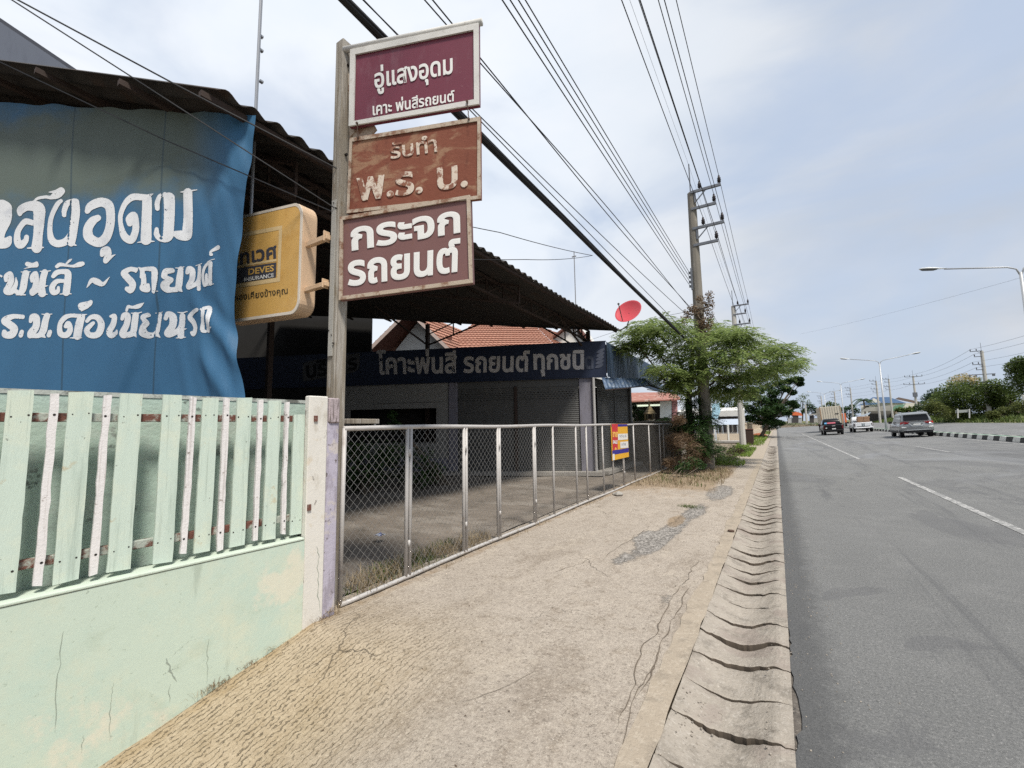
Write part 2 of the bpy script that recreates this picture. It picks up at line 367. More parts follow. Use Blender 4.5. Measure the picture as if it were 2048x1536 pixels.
soil = np.clip(1.2*blob(1352, 1042, .14, .5)+.9*sstep(9.0, 12, Y+1.2*(vnoise(X, Y, 1.1, 9)-.5))*sstep(-.9, -1.7, X+.5*(vnoise(X, Y, .9, 21)-.5))+.6*np.exp(-((X+3.38)/.12)**2)+.35*blob(640, 1330, .5, .4), 0, 1)
rampm = np.clip(sstep(-1.5, -2.6, X)*sstep(3.4, 1.6, Y), 0, 1)
nx = len(xs); fi = (np.arange(len(ys)-1)[:, None]*nx+np.arange(nx-1)[None]).ravel()
fp = mesh_obj('footpath', np.stack([X, Y, Z], -1).reshape(-1, 3), np.stack([fi, fi+1, fi+1+nx, fi+nx], -1), m_path, smooth=True); setp(fp, kind='structure')
for nm, A in (('gravel', grav), ('soil', soil), ('ramp', rampm)):
    a = fp.data.attributes.new(nm, 'FLOAT', 'POINT'); a.data.foreach_set('value', A.ravel().astype(np.float32))
def path_z(x, y):
    i = int(np.clip((x-xs[0])/.045, 0, nx-1)); j = int(np.clip((y-ys[0])/.05, 0, len(ys)-1)); return float(Z[j, i])
# long cracks running beside the kerb
b = MB(); m_crack = mat('crack_shade', (.115, .092, .07), .95, .2, 20)  # dark tone stands for the shade deep in the cracks
def crack(pts, w, seed):
    P = []
    for i in range(len(pts)-1):
        a, c = at_z(*pts[i]), at_z(*pts[i+1]); n = max(3, int(np.linalg.norm(c-a)/.05))
        for t in np.linspace(0, 1, n, endpoint=False): P.append(a+(c-a)*t)
    P = np.array(P); k = np.arange(len(P)); d = np.gradient(P, axis=0); nrm = np.stack([-d[:, 1], d[:, 0]], 1); nrm /= np.linalg.norm(nrm, axis=1)[:, None]+1e-9
    j = .045*(vnoise(k, 0, .21, seed)-.5)+.03*(vnoise(k, 0, .6, seed+1)-.5); P[:, :2] += nrm*j[:, None]
    ww = w*(.35+1.3*vnoise(k, 0, .35, seed+2))*np.clip(np.minimum(k, len(k)-1-k)/4., .15, 1)
    V = []
    for p, n_, q in zip(P, nrm, ww):
        z = path_z(p[0], p[1])+.006
        V += [(p[0]-n_[0]*q, p[1]-n_[1]*q, z), (p[0]+n_[0]*q, p[1]+n_[1]*q, z)]
    b.add(V, [(2*i, 2*i+1, 2*i+3, 2*i+2) for i in range(len(P)-1)])
crack([(1225, 1480), (1290, 1300), (1360, 1180), (1400, 1120)], .0026, 1)
crack([(1275, 1400), (1320, 1310), (1345, 1250), (1385, 1170)], .003, 4)
crack([(1240, 1530), (1268, 1400), (1330, 1290)], .002, 8)
crack([(1100, 1150), (1165, 1130), (1205, 1110)], .002, 12)
crack([(1205, 1120), (1290, 1060), (1300, 1050)], .0025, 15)
crack([(880, 1420), (1000, 1380), (1120, 1330)], .0012, 22)
setp(b.build('footpath_cracks', m_crack), kind='structure')
# smooth kerb band and the cracked gutter slabs
strip('kerb_band', lambda y: [-.77+.05*(float(vnoise(y, 0, 1.4, 4))-.5)+.03*(float(vnoise(y, 0, 6, 4))-.5), -.70, -.64, -.612+.012*(float(vnoise(y, 1, 5, 2))-.5)], np.concatenate([np.arange(-3, 12, .06), np.arange(12, 110, 4)]), m_kerb, .021)
strip('footpath_far', lambda y: [-1.8+.3*(float(vnoise(y, 0, .7, 7))-.5), -.8, -.68], np.concatenate([np.arange(19.9, 40, .4), np.arange(40, 110, 4)]), m_kerb, .016)
b = MB(); xsg = np.linspace(-.612, -.03, 31); y = -2.2
def gz(x): t = (x+.612)/.582; return .012-.075*math.sin(math.pi*min(1, t*1.12))**1.3-.02*max(0, t-.85)
prev = None; kk = 0
while y < 34:
    ln = .375*random.uniform(.93, 1.07); seed = random.random()*50; g = random.choice([.004, .010, .018, .030, .040, .014]) if y < 9 else random.uniform(.014, .022)
    def line(y0, sd): return [y0+.035*math.sin(math.pi*(x+.612)/.582)+.05*(float(vnoise(x*1., sd, 6, 4))-.5)+.022*(float(vnoise(x, sd, 24, 6))-.5)+.012*(float(vnoise(x, sd, 60, 9))-.5) for x in xsg]
    A = line(y, seed) if prev is None else prev; B = line(y+ln, seed+3); prev = B
    dz = random.uniform(-.006, .006); tl_ = random.choice([.004, .010, .016, .024, .030, .008])
    V = []
    for r, t in enumerate((0, .03, .2, .4, .6, .8, .97, 1)):
        for i, x in enumerate(xsg):
            tt = i/30; gp = .002+g*(max(0, math.sin(math.pi*min(1, max(0, (tt-.12)/.8))))**.7)*(.6+.8*float(vnoise(x, y, 14, 2)))
            y0, y1 = A[i]+gp*.5, B[i]-gp*.5
            V.append((x, y0+(y1-y0)*t, gz(x)+dz+tl_*(.6-t)*(.25+.75*max(0, math.sin(math.pi*min(1, max(0, (tt-.05)/.88)))))+.010*(float(vnoise(x, y+t*.37, 11, 1))-.5)+.006*(float(vnoise(x, y+t*.37, 32, 5))-.5)-(.005 if r in (0, 7) else 0)))
    n = 31; F = [(j*n+i, j*n+i+1, (j+1)*n+i+1, (j+1)*n+i) for j in range(7) for i in range(n-1)]
    base = len(V)
    for i in range(n): V.append((V[i][0], V[i][1]+.002, V[i][2]-.09))
    for i in range(n): q = V[7*n+i]; V.append((q[0], q[1]-.002, q[2]-.09))
    b.cur = 0; b.add(V, F+[(7*n+i, 7*n+i+1, base+n+i+1, base+n+i) for i in range(n-1)]); k0 = len(b.v)-len(V)
    b.f += [tuple(k0+q for q in (i+1, i, base+i, base+i+1)) for i in range(n-1)]; b.m += [1]*(n-1); y += ln  # near end faces darkened to stand for their shade
setp(b.build('gutter', [m_gut, m_crack], smooth=False), kind='structure')
strip('gutter_edge', lambda y: [-.032, .0, .45], np.arange(-3, 110, .5), mat('crumbled_edge', (.12, .105, .09), .95, .3, 12, [((.27, .245, .21), 40, .5, .7, .7), ((.04, .04, .04), 9, .5, .65, .7)], .9, 60), -.012)
strip('gutter_far', lambda y: [-.61, -.33, -.04], np.arange(34, 110, 4), m_gut, -.005)
# yard behind the fence
xs2 = np.arange(-34, -3.5, .25); ys2 = np.arange(-8, 30, .25); X2, Y2 = np.meshgrid(xs2, ys2)
Z2 = -.03+.05*(vnoise(X2, Y2, .7, 5)-.5)+.03*(vnoise(X2, Y2, 2.3, 6)-.5)
nx2 = len(xs2); fi = (np.arange(len(ys2)-1)[:, None]*nx2+np.arange(nx2-1)[None]).ravel()
setp(mesh_obj('yard_ground', np.stack([X2, Y2, Z2], -1).reshape(-1, 3), np.stack([fi, fi+1, fi+1+nx2, fi+nx2], -1), m_yard, smooth=True), kind='structure')

# ================================================================== SLATTED WALL, PILLAR, POST, SIGNS
m_mint = mat('mint_paint', (.50, .585, .49), .8, .06, 1.6, [((.58, .59, .455), 1.5, .46, .64, .75), ((.42, .55, .48), 1.1, .47, .62, .6), ((.41, .48, .38), 5, .52, .68, .45), ((.66, .61, .49), .9, .56, .63, .7), ((.30, .35, .28), 2.2, .58, .66, .5, (1.5, 1.5, .22)), ((.22, .26, .20), 30, .62, .70, .5)], .12, 18)
m_mint2 = mat('mint_board_paint', (.535, .625, .54), .75, .06, 2.5, [((.60, .65, .53), 4, .46, .62, .7), ((.42, .51, .44), 3, .5, .64, .6, (3, 3, .35)), ((.47, .36, .20), 6, .62, .70, .55), ((.33, .39, .33), 9, .54, .66, .55, (6, 6, .12)), ((.08, .07, .06), 26, .66, .71, .8)], .35, 40, stretch=(9, 9, .5))
m_backw = mat('old_green_plaster', (.40, .50, .43), .85, .12, 1.8, [((.07, .075, .065), 3.2, .585, .65, .8), ((.44, .47, .42), 3, .5, .64, .5), ((.32, .38, .34), 8, .52, .7, .6)], .5, 30)
m_pinkw = mat('white_board_paint', (.69, .665, .65), .75, .06, 3, [((.45, .41, .39), 9, .52, .64, .65, (6, 6, .15)), ((.22, .18, .15), 18, .60, .67, .85)], .35, 40)
m_rail = mat('rusty_rail', (.36, .39, .34), .75, .15, 5, [((.135, .045, .03), 7, .42, .52, .95), ((.05, .035, .03), 14, .56, .64, .7)], .5, 60)
m_dark = mat('dark_hole', (.03, .025, .022), .9, .2, 10)
m_pilw = mat('pillar_whitewash', (.63, .605, .55), .85, .07, 3, [((.44, .40, .33), 5, .52, .66, .75, (1, 1, .4)), ((.20, .175, .15), 9, .61, .67, .8, (1, 1, .6)), ((.52, .43, .30), 4, .56, .66, .5)], .25, 22)
m_pill = mat('pillar_lilac', (.415, .385, .455), .85, .08, 3, [((.27, .24, .28), 6, .49, .62, .75, (2, 2, .5)), ((.52, .47, .42), 4, .52, .6, .75), ((.11, .09, .08), 14, .59, .65, .85)], .4, 25)
m_post = mat('weathered_wood', (.27, .235, .185), .88, .3, 6, [((.42, .39, .345), 5, .46, .58, .8, (3, 3, .2)), ((.13, .105, .08), 9, .52, .62, .75, (6, 6, .12)), ((.19, .13, .065), 2.4, .54, .64, .65, (2, 2, .5))], .7, 30, stretch=(14, 14, .7))

def Wp(y, off=0., z=0.): return (-3.356-.0894*(2.316-y)-off*.996, y+off*.089, z)
wall = thing('roadside_wall', 'low mint green plastered wall with a pale top ledge and a hairline crack near its lilac pillar', 'wall', Wp(1.2))
def wslab(b, y0, y1, o0, o1, z0, z1): b.slab([Wp(y0, o0, z0), Wp(y1, o0, z0), Wp(y1, o0, z1), Wp(y0, o0, z1)], np.array(Wp(y0, o1))-np.array(Wp(y0, o0)))
b = MB(); wslab(b, -4, 2.163, 0, .19, -1.0, .70); b.build('body', m_mint, wall)
b = MB(); wslab(b, -4, 2.16, -.006, .195, .703, .722); bevel(b.build('ledge', mat('ledge_paint', (.50, .57, .48), .8, .07, 3, [((.42, .46, .36), 9, .55, .75, .5)], .3, 60), wall), .006)
back = thing('plaster_wall', 'stained dark green plaster wall standing close behind the mint pickets', 'wall', Wp(1.2, .30))
b = MB(); wslab(b, -4, 2.32, .245, .40, .6, 1.84); b.build('body', m_backw, back)
b = MB(); wslab(b, -4, 2.325, .24, .41, 1.842, 1.87); b.build('coping', mat('stained_coping', (.42, .44, .40), .9, .2, 5, [((.08, .08, .07), 6, .5, .62, .8)], .5, 40), back)

b = MB()
def wcrack(pts, w, sd):
    P = []
    for i in range(len(pts)-1):
        for t in np.linspace(0, 1, 9, endpoint=False): P.append(np.array(pts[i])*(1-t)+np.array(pts[i+1])*t)
    P = np.array(P); k = np.arange(len(P)); P[:, 0] += 5*(vnoise(k, 0, .5, sd)-.5)+3*(vnoise(k, 0, 1.3, sd+3)-.5); V = []
    for i, p in enumerate(P):
        q = at_pl(p[0], p[1], np.array(Wp(1, -.0015)), (.996, -.0894, 0)); ww = w*(.4+1.2*float(vnoise(i, 0, .8, sd)))*min(1, i/3+.2, (len(P)-1-i)/3+.2)
        V += [q-np.array([0, ww, 0]), q+np.array([0, ww, 0])]
    b.add(V, [(2*i, 2*i+1, 2*i+3, 2*i+2) for i in range(len(P)-1)])
for i, (pts, w) in enumerate((([(332, 1316), (340, 1338), (352, 1366)], .0035), ([(324, 1350), (342, 1340), (358, 1333)], .002), ([(345, 1310), (378, 1282), (415, 1272)], .0011), ([(416, 1278), (414, 1320), (415, 1372)], .0013), ([(125, 1262), (116, 1360), (108, 1480)], .0014), ([(228, 1365), (222, 1420), (218, 1490)], .0013), ([(168, 1470), (160, 1510)], .0012), ([(340, 1368), (338, 1410)], .0014), ([(634, 1092), (638, 1130), (636, 1180), (640, 1232)], .0022))): wcrack(pts, w, i*3+1)
b.build('hairline_cracks', mat('crack_grey', (.27, .31, .26), .9, .2, 20), wall)
fence = thing('picket_fence', 'fence of broad mint pickets and thin white slats on rusty rails above the low wall', 'fence', Wp(1.2, .06, .72))
wide = [(-.78, -.68), (-.56, -.46), (-.34, -.24), (-.12, -.02), (.09, .19), (.30, .398), (.517, .614), (.749, .854), (.975, 1.084), (1.194, 1.298), (1.416, 1.512), (1.635, 1.735), (1.858, 1.954), (2.07, 2.163)]
thin = [(.02, .055), (.235, .27), (.445, .482), (.676, .712), (.898, .932), (1.34, 1.376), (1.557, 1.594), (1.792, 1.826), (2.0, 2.031)]
def picket(y0, y1, z0, z1, mt, name, jag):
    rr = random.Random(int(y0*1000)+7); b = MB(); w = y1-y0; lean = rr.uniform(-.006, .006); n = 14
    V = []; o0 = .052+rr.uniform(-.004, .004); th = .022 if jag < .004 else .028
    for i in range(n+1):
        z = z0+(z1-z0)*i/n; k = lean*i/n
        a = y0+k+jag*(rr.random()-.5); c = y1+k+jag*(rr.random()-.5)
        zt = rr.uniform(-.006, .006) if i in (0, n) else 0
        V += [Wp(a, o0, z+zt), Wp(c, o0, z-zt*.6), Wp(c, o0+th, z-zt*.6), Wp(a, o0+th, z+zt)]
    F = [(4*i+k, 4*i+(k+1) % 4, 4*i+4+(k+1) % 4, 4*i+4+k) for i in range(n) for k in range(4)]+[(3, 2, 1, 0), (4*n, 4*n+1, 4*n+2, 4*n+3)]
    b.add(V, F); b.cur = 1
    for zn in (1.715+rr.uniform(-.012, .012), .875+rr.uniform(-.012, .012)):
        for t in ((.2, .82) if jag < .004 else (.5,)):
            if zn > z1-.03: continue
            c = Wp(y0+w*t+rr.uniform(-.006, .006), o0-.0015, zn+rr.uniform(-.01, .01)); r = rr.uniform(.0035, .006) if jag < .004 else .007
            ring = [(c[0]+.0894*r*math.cos(q)*.0, c[1]+r*math.cos(q), c[2]+r*math.sin(q)) for q in np.linspace(0, 2*math.pi, 9)[:-1]]
            b.add(ring, [tuple(range(8))])
    o = b.build(name, [mt, m_dark], fence); return o
for i, (a, c) in enumerate(wide): picket(a, c, .752+random.uniform(-.008, .012), (1.735 if a > 2.05 else 1.853+random.uniform(-.012, .012)), m_mint2, 'picket', .003)
for a, c in thin: picket(a, c, .757+random.uniform(-.02, .02), 1.84+random.uniform(-.012, .012), m_pinkw, 'thin_slat', .006)
for z in (1.70, .885):
    b = MB(); wslab(b, -4, 2.23 if z > 1 else 2.15, .085, .125, z-.026, z+.026); bevel(b.build('rail', m_rail, fence), .004)

pil = thing('gate_pillar', 'square whitewashed and peeling lilac pillar at the end of the mint wall', 'pillar', Wp(2.3))
b = MB(); wslab(b, 2.167, 2.337, .0, .075, -.35, 1.895); bevel(b.build('whitewashed_face', m_pilw, pil), .008, 1)
b = MB(); wslab(b, 2.339, 2.455, .012, .2, -.3, 1.86); bevel(b.build('lilac_face', m_pill, pil), .01, 1)
b = MB(); wslab(b, 2.345, 2.45, -.004, .12, 1.66, 1.885); bevel(b.build('broken_cap', mat('split_wood', (.38, .32, .33), .9, .2, 8, [((.10, .08, .07), 16, .5, .62, .9, (4, 4, .4))], .8, 40), pil), .012, 1)
b = MB(); wslab(b, 2.21, 2.24, -.012, .03, 1.675, 1.725); wslab(b, 2.175, 2.205, -.012, .03, .935, .985); b.build('rail_stub', m_rail, pil)

# ---- post
post = thing('sign_post', 'tall weathered square post rising behind the gate pillar with three signs on one side', 'post', (-3.56, 2.56, 0))
b = MB(); b.box((-3.625, 2.50, -.2), (-3.505, 2.625, 5.60)); bevel(b.build('shaft', m_post, post), .008, 1)
b = MB(); b.box((-3.60, 2.487, 2.30), (-3.54, 2.498, 3.86)); b.build('splice_plate', mat('grey_plate', (.36, .345, .31), .8, .12, 5, [((.2, .15, .1), 7, .55, .7, .6)], .4, 60), post)
b = MB()
for z in (5.33, 4.35):
    b = MB(); b.tube([(-3.66, 2.56, z), (-3.48, 2.56, z)], .014, 8); b.build('bolt', m_dark, post)
for z, dx in ((3.83, 0), (3.77, .03), (2.55, -.02), (2.5, .02), (2.42, .045)):
    b = MB(); b.tube([(-3.57+dx, 2.497, z), (-3.57+dx, 2.482, z)], .007, 8); b.build('bolt', m_dark, post)
b = MB(); b.box((-3.53, 2.626, 1.655), (-3.475, 3.02, 1.705)); bevel(b.build('gate_guide', m_post, post), .006, 1)
b = MB(); b.tube([(-3.5, 2.98, 1.66), (-3.5, 2.98, 1.60)], .012, 8); b.build('guide_pin', mat('galv', (.40, .40, .39), .5, .1, 8, metal=.5), post)

# ---- the three hanging signs, one plane turned towards the oncoming road
SP0 = np.array([-3.5, 2.507, 3.848]); SD = np.array([.9507, .3102, 0]); SN = np.array([.3102, -.9507, 0])
m_frame = mat('white_frame', (.60, .585, .55), .6, .07, 4, [((.34, .30, .25), 12, .56, .72, .6), ((.42, .40, .37), 3, .5, .7, .5)], .2, 60)
m_frame2 = mat('rusting_frame', (.44, .36, .28), .75, .12, 4, [((.19, .085, .045), 8, .48, .62, .85), ((.55, .50, .43), 6, .55, .7, .6)], .4, 60)
m_chain = mat('rusty_iron', (.09, .055, .04), .8, .3, 20)
m_let = mat('white_lettering', (.72, .71, .68), .6, .04, 5, [((.55, .5, .46), 25, .6, .72, .5)])
m_let2 = mat('flaking_lettering', (.60, .51, .42), .8, .1, 8, [((.19, .06, .03), 9, .49, .56, .92), ((.26, .10, .05), 26, .56, .62, .8)])
def sign(name, label, outer, ins, mp_, mf, thick=.035, fr=.016):
    P = [at_pl(*q, SP0, SN) for q in outer]; I = [at_pl(*q, SP0, SN) for q in ins]
    t = thing(name, label, 'sign', (P[3]+P[2])/2)
    b = MB(); b.slab([p-SN*.004 for p in P], -SN*(thick-.004)); b.build('panel', mp_, t)
    b = MB()
    for i in range(4):
        j = (i+1) % 4
        b.slab([P[i], P[j], I[j], I[i]], SN*fr)
    b.build('frame', mf, t)
    return t
pl = lambda x, y: at_pl(x, y, SP0, SN)
mar = NT('maroon_board'); s = mar.sep()
c = mar.mix(mar.noise(3, 5, .6), (.135, .024, .04), (.165, .034, .055)); c = mar.mix(mar.ramp(mar.noise(5, 6, .65, (1, 1, .4)), .5, .68, 0, .55), c, (.20, .085, .105)); c = mar.mix(mar.ramp(mar.noise(40, 3, .6), .68, .74, 0, .5), c, (.32, .2, .2))
m_mar = mar.out(c, .42, .4)
s1 = sign('hanging_sign', 'maroon sign in a white frame, topmost on the weathered post', [(702, 101), (958, 48), (959, 210), (699, 254)], [(712, 111), (948, 62), (949, 201), (709, 244)], m_mar, m_frame)
b = MB(); b.tube([pl(686, 97)-SN*.02, pl(963, 40)-SN*.02], .031, 14); b.build('top_tube', m_frame, s1, smooth=True)
b = MB(); b.slab([pl(690, 140)-SN*.05, pl(702, 138)-SN*.05, pl(702, 258)-SN*.05, pl(693, 268)-SN*.05], -SN*.05)
q = [pl(700, 250), pl(742, 242), pl(746, 250), pl(735, 262), pl(722, 267), pl(698, 272)]; b.prism([p-SN*.06 for p in q], -SN*.02); b.build('bracket', m_frame2, s1)
letter_part('อู่แสงอุดม', [(748, 133), (905, 101), (906, 161), (750, 191)], pl, SN, m_let, s1, .022, .003)
letter_part('เคาะ พ่นสีรถยนต์', [(745, 203), (909, 178), (909, 203), (746, 232)], pl, SN, m_let, s1, .022, .003)
rs = NT('rusted_board'); s = rs.sep()
c = rs.mix(rs.noise(2.2, 6, .65), (.15, .040, .022), (.24, .085, .05)); c = rs.mix(rs.ramp(rs.noise(2.6, 6, .6, (1, 1, 2.2), .6), .5, .62, 0, .7), c, (.33, .20, .12))
c = rs.mix(rs.ramp(rs.noise(4, 6, .7, (1.6, 1.6, .5)), .52, .7, 0, .7), c, (.085, .022, .014)); c = rs.mix(rs.ramp(rs.noise(10, 5, .7), .58, .7, 0, .4), c, (.30, .13, .07)); rs.bump(rs.noise(30, 5, .7), .4)
m_rust = rs.out(c, .8, .3)
s2 = sign('hanging_sign', 'badly rusted brown sign with flaking cream letters, middle of the three signs', [(700, 277), (961, 234), (962, 398), (694, 427)], [(705, 284), (955, 243), (955, 392), (699, 420)], m_rust, m_frame2, .03, .008)
letter_part('รับทำ', [(779, 285), (872, 268), (875, 304), (781, 319)], pl, SN, m_let2, s2, .018, .003)
letter_part('พ.ร. บ.', [(713, 356), (936, 327), (936, 374), (716, 404)], pl, SN, m_let2, s2, .028, .003)
b = MB()
for a, c_ in (((717, 250), (717.5, 277)), ((936, 207), (938.5, 240))):
    A, Cc = pl(*a)+SN*.022, pl(*c_)+SN*.012
    for k in range(7):
        t0, t1 = k/7, (k+1.25)/7; off = np.cross(SN, [0, 0, 1.])*.006*(1 if k % 2 else -1)*.5
        b.tube([A+(Cc-A)*t0+off, A+(Cc-A)*min(1, t1)-off], .0045, 5)
    b.tube([A-np.array([0, 0, .0]), A+SN*.012], .012, 8); b.tube([Cc, Cc+SN*.01], .011, 8); b.build('chain', m_chain, s2); b = MB()
br = NT('brown_board'); c = br.mix(br.noise(3, 5, .6), (.155, .072, .066), (.195, .100, .092)); c = br.mix(br.ramp(br.noise(2.2, 6, .65, (1.2, 1.2, .6)), .53, .68, 0, .8), c, (.17, .075, .035)); c = br.mix(br.ramp(br.noise(9, 6, .7, (1, 1, .3)), .58, .74, 0, .4), c, (.30, .20, .17))
m_brown = br.out(c, .6, .35)
s3 = sign('hanging_sign', 'faded brown sign with heavy white letters in a rusting frame, lowest of the three signs', [(681, 435), (941, 391), (946, 566), (679, 601)], [(687, 441), (934, 399), (939, 559), (686, 593)], m_brown, m_frame2, .045, .014)
letter_part('กระจก', [(701, 456), (920, 420), (921, 466), (703, 503)], pl, SN, m_let, s3, .032, .003)
letter_part('รถยนต์', [(694, 507), (921, 476), (919, 544), (696, 574)], pl, SN, m_let, s3, .032, .003)

# ---- yellow light box
BY = 2.4
box = thing('light_box_sign', 'yellow light box sign held to the post by two arms, partly behind the blue banner', 'sign', (-4.6, BY, 2.8))
m_body = mat('box_cream', (.60, .42, .27), .55, .05, 3, [((.45, .28, .15), 6, .56, .75, .4), ((.40, .22, .08), 2, .56, .7, .4)])
m_rim = mat('box_rim', (.70, .62, .52), .5, .04, 4)
m_yel = mat('box_yellow', (.66, .39, .11), .5, .05, 1.2, [((.54, .28, .055), 1.6, .47, .64, .7), ((.70, .45, .17), 3, .52, .66, .5)], spec=.4)
m_navy = mat('box_navy', (.055, .055, .07), .6, .1, 5); m_cream = mat('box_line', (.68, .50, .26), .6, .05, 5); m_ylet = mat('box_yellow_letter', (.62, .38, .10), .6, .05, 5)
m_hand = mat('box_black_ink', (.045, .035, .02), .6, .1, 5)
def rrect(r, ins):
    A = np.array([-5.5, 2.87]); B = np.array([-3.945, 2.755]); Cq = np.array([-3.945, 3.92]); D = np.array([-5.5, 4.17]); W_, H_ = 1.555, 1.2
    pts = []
    for cx_, cy_, a0 in ((W_-ins-r, H_-ins-r, 0), (ins+r, H_-ins-r, 90), (ins+r, ins+r, 180), (W_-ins-r, ins+r, 270)):
        for k in range(7):
            a = R(a0+15*k); u, v = (cx_+r*math.cos(a))/W_, (cy_+r*math.sin(a))/H_
            p = (1-u)*(1-v)*A+u*(1-v)*B+u*v*Cq+(1-u)*v*D; pts.append(p)
    return pts
b = MB(); b.prism([(p[0], BY, p[1]) for p in rrect(.14, 0)], (0, .17, 0)); bevel(b.build('housing', m_body, box), .018, 3)
b = MB(); o_, i_ = rrect(.14, .002), rrect(.125, .032); n = len(o_)
V = [(p[0], BY-.006, p[1]) for p in o_]+[(p[0], BY-.006, p[1]) for p in i_]+[(p[0], BY+.004, p[1]) for p in o_]
b.add(V, [(i, (i+1) % n, n+(i+1) % n, n+i) for i in range(n)]+[(i, 2*n+i, 2*n+(i+1) % n, (i+1) % n) for i in range(n)]); b.build('rim', m_rim, box)
b = MB(); b.add([(p[0], BY-.004, p[1]) for p in i_], [tuple(range(n))]); b.build('face', m_yel, box)
b = MB(); b.box((-3.96, 2.44, 3.455), (-3.605, 2.49, 3.505)); b.box((-3.645, 2.43, 3.44), (-3.63, 2.50, 3.545)); bevel(b.build('arm', m_body, box), .004, 1)
b = MB(); b.box((-3.96, 2.44, 2.985), (-3.605, 2.49, 3.03)); b.box((-3.645, 2.43, 2.97), (-3.63, 2.50, 3.06)); bevel(b.build('arm', m_body, box), .004, 1)
pb = lambda x, y: at_y(x, y, BY); BN = (0, -1, 0)
def patch(name, quad, mt, lift):
    b = MB(); b.add([np.array(pb(*q))+np.array([0, -lift, 0]) for q in quad], [(0, 1, 2, 3)]); return b.build(name, mt, box)
def stripe(quad, lift): b = MB(); b.add([np.array(pb(*q))+np.array([0, -lift, 0]) for q in quad], [(0, 1, 2, 3)]); return b
b = MB()
for q in ([(430, 477), (566, 451), (565, 459), (430, 485)], [(559, 460.3), (565.5, 459.2), (561, 563), (555, 564)], [(430, 574.5), (554.8, 555.6), (554.8, 564), (430, 583)], [(430, 537), (554, 518), (554, 522.5), (430, 542)]):
    b.add([np.array(pb(*p))+np.array([0, -.0055, 0]) for p in q], [(0, 1, 2, 3)])
b.build('border_lines', m_cream, box)
patch('dark_band', [(430, 544), (554, 525), (553, 555), (430, 574)], m_navy, .007)
letter_part('เทเวศ', [(470, 508), (554, 491), (555, 517), (471, 533)], pb, BN, m_navy, box, .03, .0065)
letter_part('DEVES', [(498, 538.5), (549, 530), (549, 543), (498, 551)], pb, BN, m_ylet, box, .022, .008)
letter_part('INSURANCE', [(490, 556), (549, 546.5), (549, 554.5), (490, 563.5)], pb, BN, m_let, box, .004, .008)
letter_part('รองเคียงข้างคุณ', [(471, 587), (576, 572), (577, 592), (471, 606)], pb, BN, m_hand, box, .008, .0065, italic=.0)

# ---- blue banner with painted letters
BP0 = np.array([-4.55, 2.15, 0]); BD = np.array([.927, .375, 0]); BNn = np.array([.375, -.927, 0])
def bfold(u, z):
    u = np.asarray(u, float); z = np.asarray(z, float)
    f = .006*np.sin(2*math.pi*(u*.9+.12*z))+.006*np.sin(2*math.pi*(u*2.3-.35*z+.3))
    r = sstep(-1.3, .05, u)
    f = f+r*(.009*np.sin(2*math.pi*(u*3.1+1.05*z))+.005*np.sin(2*math.pi*(u*6.3+1.9*z+.2)))
    d = (u+.55)*.75+(z-2.95)*.66; f = f+.035*np.exp(-(d/.07)**2)*sstep(3.3, 2.7, z)*sstep(-1.0, -.3, u)-.03*np.exp(-((d-.13)/.07)**2)*sstep(3.2, 2.6, z)*sstep(-1.0, -.3, u)
    d = (u+.95)*.9-(z-3.3)*.35; f = f+.022*np.exp(-(d/.045)**2)*sstep(3.9, 3.1, z)-.016*np.exp(-((d-.09)/.05)**2)*sstep(3.9, 3.1, z)
    d = (u+.25)*.8+(z-2.15)*.6; f = f+.06*np.exp(-(d/.09)**2)*sstep(2.75, 2.2, z)*sstep(-.7, -.2, u)
    f = f+.05*sstep(4.5, 1.7, z)*np.sin(u*1.7)*.5
    return f+.006*(vnoise(u, z, 3, 2)-.5)
def bpt(u, z, lift=0.): f = bfold(u, z)+lift; return BP0[0]+BD[0]*u+BNn[0]*f, BP0[1]+BD[1]*u+BNn[1]*f, z+0*u
edge = [at_pl(*q, BP0, BNn) for q in [(511, 231), (503, 300), (489, 400), (479, 500), (470, 600), (468, 650), (479, 720), (492, 790), (500, 850)]]
ez = np.array([p[2] for p in edge])[::-1]; eu = np.array([(p-BP0) @ BD for p in edge])[::-1]
tl = at_pl(0, 205, BP0, BNn); tu = (tl-BP0) @ BD; k_top = (edge[0][2]-tl[2])/(eu[-1]-tu)
nu, nz = 150, 110; V = []
for j in range(nz):
    v = j/(nz-1)
    for i in range(nu):
        a = i/(nu-1); z0 = 1.25; 
        ztop_r = edge[0][2]; zr = z0+(ztop_r-z0)*v; ur = float(np.interp(zr, ez, eu)); u = -5.2+(ur+5.2)*a
        ztop = edge[0][2]+k_top*(u-eu[-1])+.012*math.sin(u*9); z = z0+(ztop-z0)*v
        x_, y_, z_ = bpt(u, z); V.append((float(x_), float(y_), float(z_)))
fi = (np.arange(nz-1)[:, None]*nu+np.arange(nu-1)[None]).ravel()
bt = NT('blue_tarpaulin'); s = bt.sep()
c = bt.mix(bt.noise(1.5, 5, .6), (.030, .105, .205), (.042, .135, .245)); c = bt.mix(bt.ramp(bt.noise(60, 3, .6, (1, 1, 1)), .55, .8, 0, .25), c, (.08, .19, .30))
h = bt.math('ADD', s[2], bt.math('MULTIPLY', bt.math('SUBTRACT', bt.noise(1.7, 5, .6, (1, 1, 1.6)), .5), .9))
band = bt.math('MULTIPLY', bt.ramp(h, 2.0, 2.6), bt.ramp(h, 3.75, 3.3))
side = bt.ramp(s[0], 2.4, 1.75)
c = bt.mix(bt.math('MULTIPLY', bt.math('MULTIPLY', band, side), .92), c, (.105, .125, .095))                       # mildew stain, with some of the eave's shade put into its colour
su = bt.math('ADD', bt.math('MULTIPLY', s[0], .927), bt.math('MULTIPLY', s[1], .375)); 
